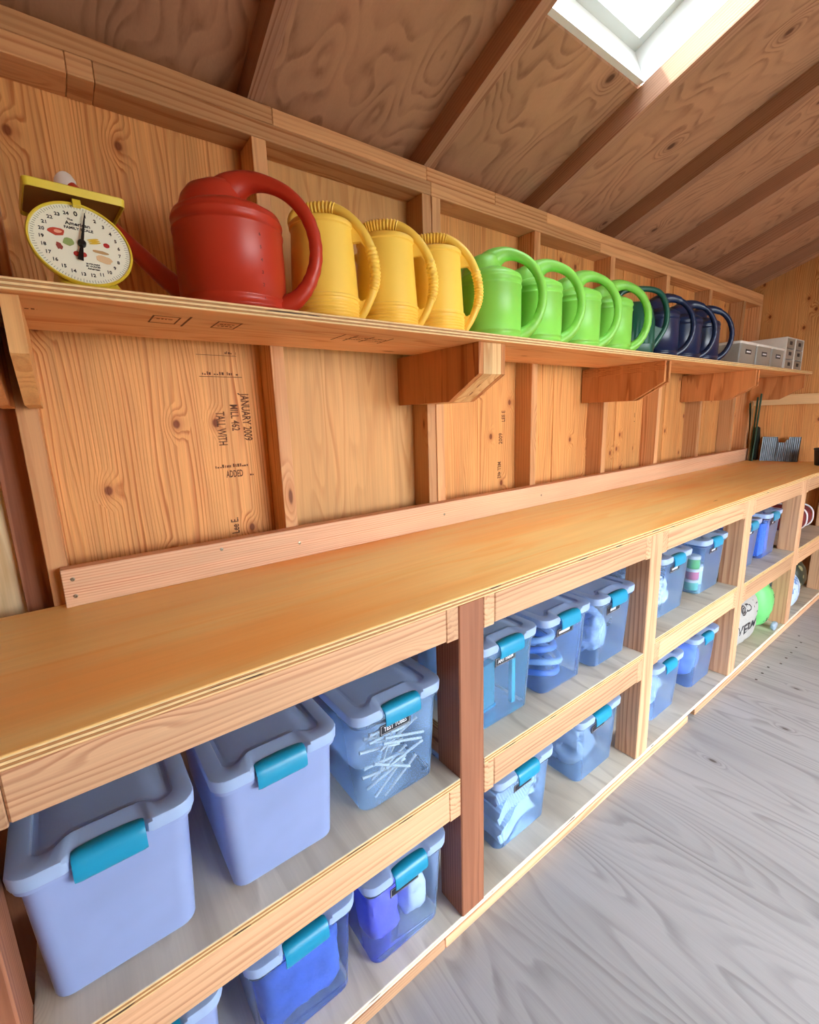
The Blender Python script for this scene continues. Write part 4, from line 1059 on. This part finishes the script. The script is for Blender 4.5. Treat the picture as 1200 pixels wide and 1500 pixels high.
for k, (c, dx, dy, zz, h, lb) in enumerate(((rgb(120, 210, 190), -0.062, 0.05, 0, 0.05, 'teal lidded jar at the bottom of the jar bin'), (rgb(226, 120, 150), -0.062, 0.05, 0.052, 0.05, 'pink jar stacked on the teal one'), (rgb(120, 206, 120), -0.062, 0.05, 0.104, 0.06, 'green jar on top of the jar stack'), (rgb(232, 170, 150), -0.062, 0.12, 0, 0.06, 'peach jar behind the jar stack'), (rgb(150, 214, 170), -0.062, 0.12, 0.062, 0.07, 'mint green jar on the peach jar'), (rgb(210, 236, 244), 0.035, 0.07, 0, 0.09, 'pale tall jar at the front of the jar bin'))):
    e = empty('plastic_jar', (2.308 + dx, -0.588 + dy, Z3 + IN + zz)); tag(e, lb, 'jar', 'coloured jars in a bin')
    v, f = lathe([(0.001, 0.0005), (0.026, 0.0), (0.028, 0.003), (0.028, h * 0.72), (0.025, h * 0.76)], 20); mk('body', v, f, plain('jar_body_%d' % k, c, 0.4), e, smooth=True, sharp=40)
    v, f = lathe([(0.0285, h * 0.74), (0.0295, h * 0.76), (0.0295, h - 0.002), (0.027, h), (0.001, h)], 20); mk('lid', v, f, label_white, e, smooth=True, sharp=40)
lump('paper_sack', 'pale sack in the bottom shelf bin under the shredded paper', 'sack', 1.925, -0.43, ZB + IN, 0.085, 0.14, 0.08, plain('pale_sack', rgb(186, 206, 246), 0.6), 14, 0.25, 12)
lump('paper_sack', 'blue sack in the bottom shelf bin under the jars', 'sack', 2.310, -0.43, ZB + IN, 0.085, 0.14, 0.088, plain('blue_sack', rgb(110, 140, 232), 0.6), 15, 0.25, 12)
for k in range(5):
    o = bx('file_folder', 2.735 + 0.022 * k, 2.751 + 0.022 * k, -0.565, -0.26, Z4 + IN + 0.0005, Z4 + IN + 0.185, plain('folder_pale', rgb(120, 150, 236), 0.6), None, bev=0.002); tag(o, 'pale blue file folder in the bin above the VERM sack', 'folder', 'pale folders in a bin')
for k in range(6):
    o = bx('file_folder', 3.045 + 0.026 * k, 3.067 + 0.026 * k, -0.562, -0.27, Z4 + IN + 0.0005, Z4 + IN + 0.18 + 0.004 * (k % 2), plain('folder_blue', rgb(42, 118, 240), 0.5), None, bev=0.002); tag(o, 'bright blue file folder in the right of the two farthest bins', 'folder', 'bright blue folders in a bin')

# ================================================================== SACKS AND BAGS IN THE OPEN CUBBIES
def conform(name, me, tree, off, mat, parent, x, z, sx_=1.0):
    nm_ = me.copy()
    ok = []
    for vtx in nm_.vertices:
        px, pz = x + vtx.co.x * sx_, z + vtx.co.y
        hit = tree.ray_cast(Vector((px, -2.0, pz)), Vector((0, 1, 0)))
        y = hit[0].y if hit[0] is not None else 0.0
        vtx.co = (px, y - 0.0012 - (0.0004 if vtx.co.z > 0 else 0), pz)
    nm_.materials.clear(); nm_.materials.append(mat)
    return link(name, nm_, parent)
sack_w = plain('white_woven_sack', rgb(172, 172, 170), 0.55, mottled=0.06, scale=60)
e = empty('feed_sack', (2.835, -0.455, ZB + 0.0005)); tag(e, 'white feed sack printed VERM in a bottom cubby', 'sack')
v, f = crumple(0.21, 0.175, 0.158, 21, 0.10, 7.0, 30, 3.4)
lo = min(p[2] for p in v); v = [(p[0], p[1], p[2] - lo) for p in v]
sk = mk('sack_body', v, f, sack_w, e, smooth=True, sharp=60)
tree = BVHTree.FromPolygons([Vector(p) for p in v], f)
inkd = plain('print_ink', rgb(34, 36, 44), 0.6)
conform('lettering', text_mesh('VERM', 0.072, inkd), tree, 0, inkd, e, -0.035, 0.135, 1.25)
conform('printed_mark', text_mesh('@D', 0.055, inkd), tree, 0, inkd, e, -0.06, 0.245, 1.2)
conform('printed_mark', text_mesh('/ ~', 0.05, inkd), tree, 0, inkd, e, 0.06, 0.250)
conform('printed_mark', text_mesh('-', 0.06, inkd), tree, 0, inkd, e, 0.075, 0.205)
e = empty('green_bag', (3.205, -0.51, ZB + 0.0005)); tag(e, 'bright green printed bag leaning beside the VERM sack', 'bag')
v, f = crumple(0.115, 0.115, 0.150, 23, 0.12, 8.0, 26, 2.6)
lo = min(p[2] for p in v); v = [(p[0], p[1], p[2] - lo) for p in v]
mk('bag_body', v, f, plain('lime_bag', rgb(112, 204, 120), 0.45, mottled=0.08), e, smooth=True, sharp=60)
tree = BVHTree.FromPolygons([Vector(p) for p in v], f)
for k in range(3): conform('printed_mark', text_mesh('=', 0.05, inkd), tree, 0, inkd, e, 0.015 + 0.014 * k, 0.245 - 0.05 * k)
conform('printed_mark', text_mesh('/\\/', 0.04, inkd), tree, 0, inkd, e, -0.01, 0.055)
lump('clear_wrap', 'small crumpled clear wrapper at the foot of the green bag', 'wrapper', 3.215, -0.640, ZB + 0.0005, 0.035, 0.014, 0.022, film, 31, 0.4, 40, n=14)
# quilted red bag with white piping
e = empty('quilted_bag', (3.915, -0.45, mids[5] + 0.006)); tag(e, 'dark red quilted bag with white piping in the far upper cubby', 'bag')
rings = []
for i in range(25):
    t = i / 24; x = -0.16 + 0.32 * t; k = (1 - (2 * t - 1) ** 6) ** 0.5 if 0 < t < 1 else 0.15
    k = max(0.15, k)
    q = 1 + 0.02 * (1 if i % 2 else -1)
    rings.append([(x, 0.13 * k * q * math.copysign(abs(math.cos(a)) ** 0.7, math.cos(a)), 0.085 + 0.085 * k * q * math.copysign(abs(math.sin(a)) ** 0.7, math.sin(a))) for a in [2 * math.pi * j / 28 for j in range(28)]])
v, f = loft(rings); mk('bag_body', v, f, plain('maroon_quilt', rgb(118, 34, 40), 0.7, mottled=0.3, scale=60), e, smooth=True)
for x in (-0.04, 0.10):
    pth = [(x, 0.136 * math.copysign(abs(math.cos(a)) ** 0.7, math.cos(a)), 0.0885 + 0.0855 * math.copysign(abs(math.sin(a)) ** 0.7, math.sin(a)), 0.005) for a in [2 * math.pi * j / 40 for j in range(41)]]
    v, f = sweep([(p[0], p[1], max(p[2], 0.006), p[3]) for p in pth], 8); mk('piping', v, f, label_white, e, smooth=True)
lump('printed_bag', 'blue and white printed bag in the far bottom cubby', 'bag', 3.625, -0.555, ZB + 0.0005, 0.145, 0.09, 0.125, bag_print('blue_white_print', rgb(196, 220, 246), rgb(84, 140, 206), 34.0, 0.58), 41, 0.10, 8, 2.4)
lump('soil_bag', 'dark mottled bag slumped behind the blue and white bag', 'bag', 3.95, -0.50, ZB + 0.0005, 0.13, 0.115, 0.13, bag_print('dark_mottled_print', rgb(42, 50, 40), rgb(140, 136, 100), 22.0, 0.60), 43, 0.2, 9, 2.4)
lump('grey_cap', 'grey crumpled cloth on top of the dark mottled bag', 'cloth', 3.93, -0.51, ZB + 0.272, 0.075, 0.07, 0.035, plain('grey_cloth', rgb(150, 146, 128), 0.9, mottled=0.2), 45, 0.25, 14, 2.4, n=16)
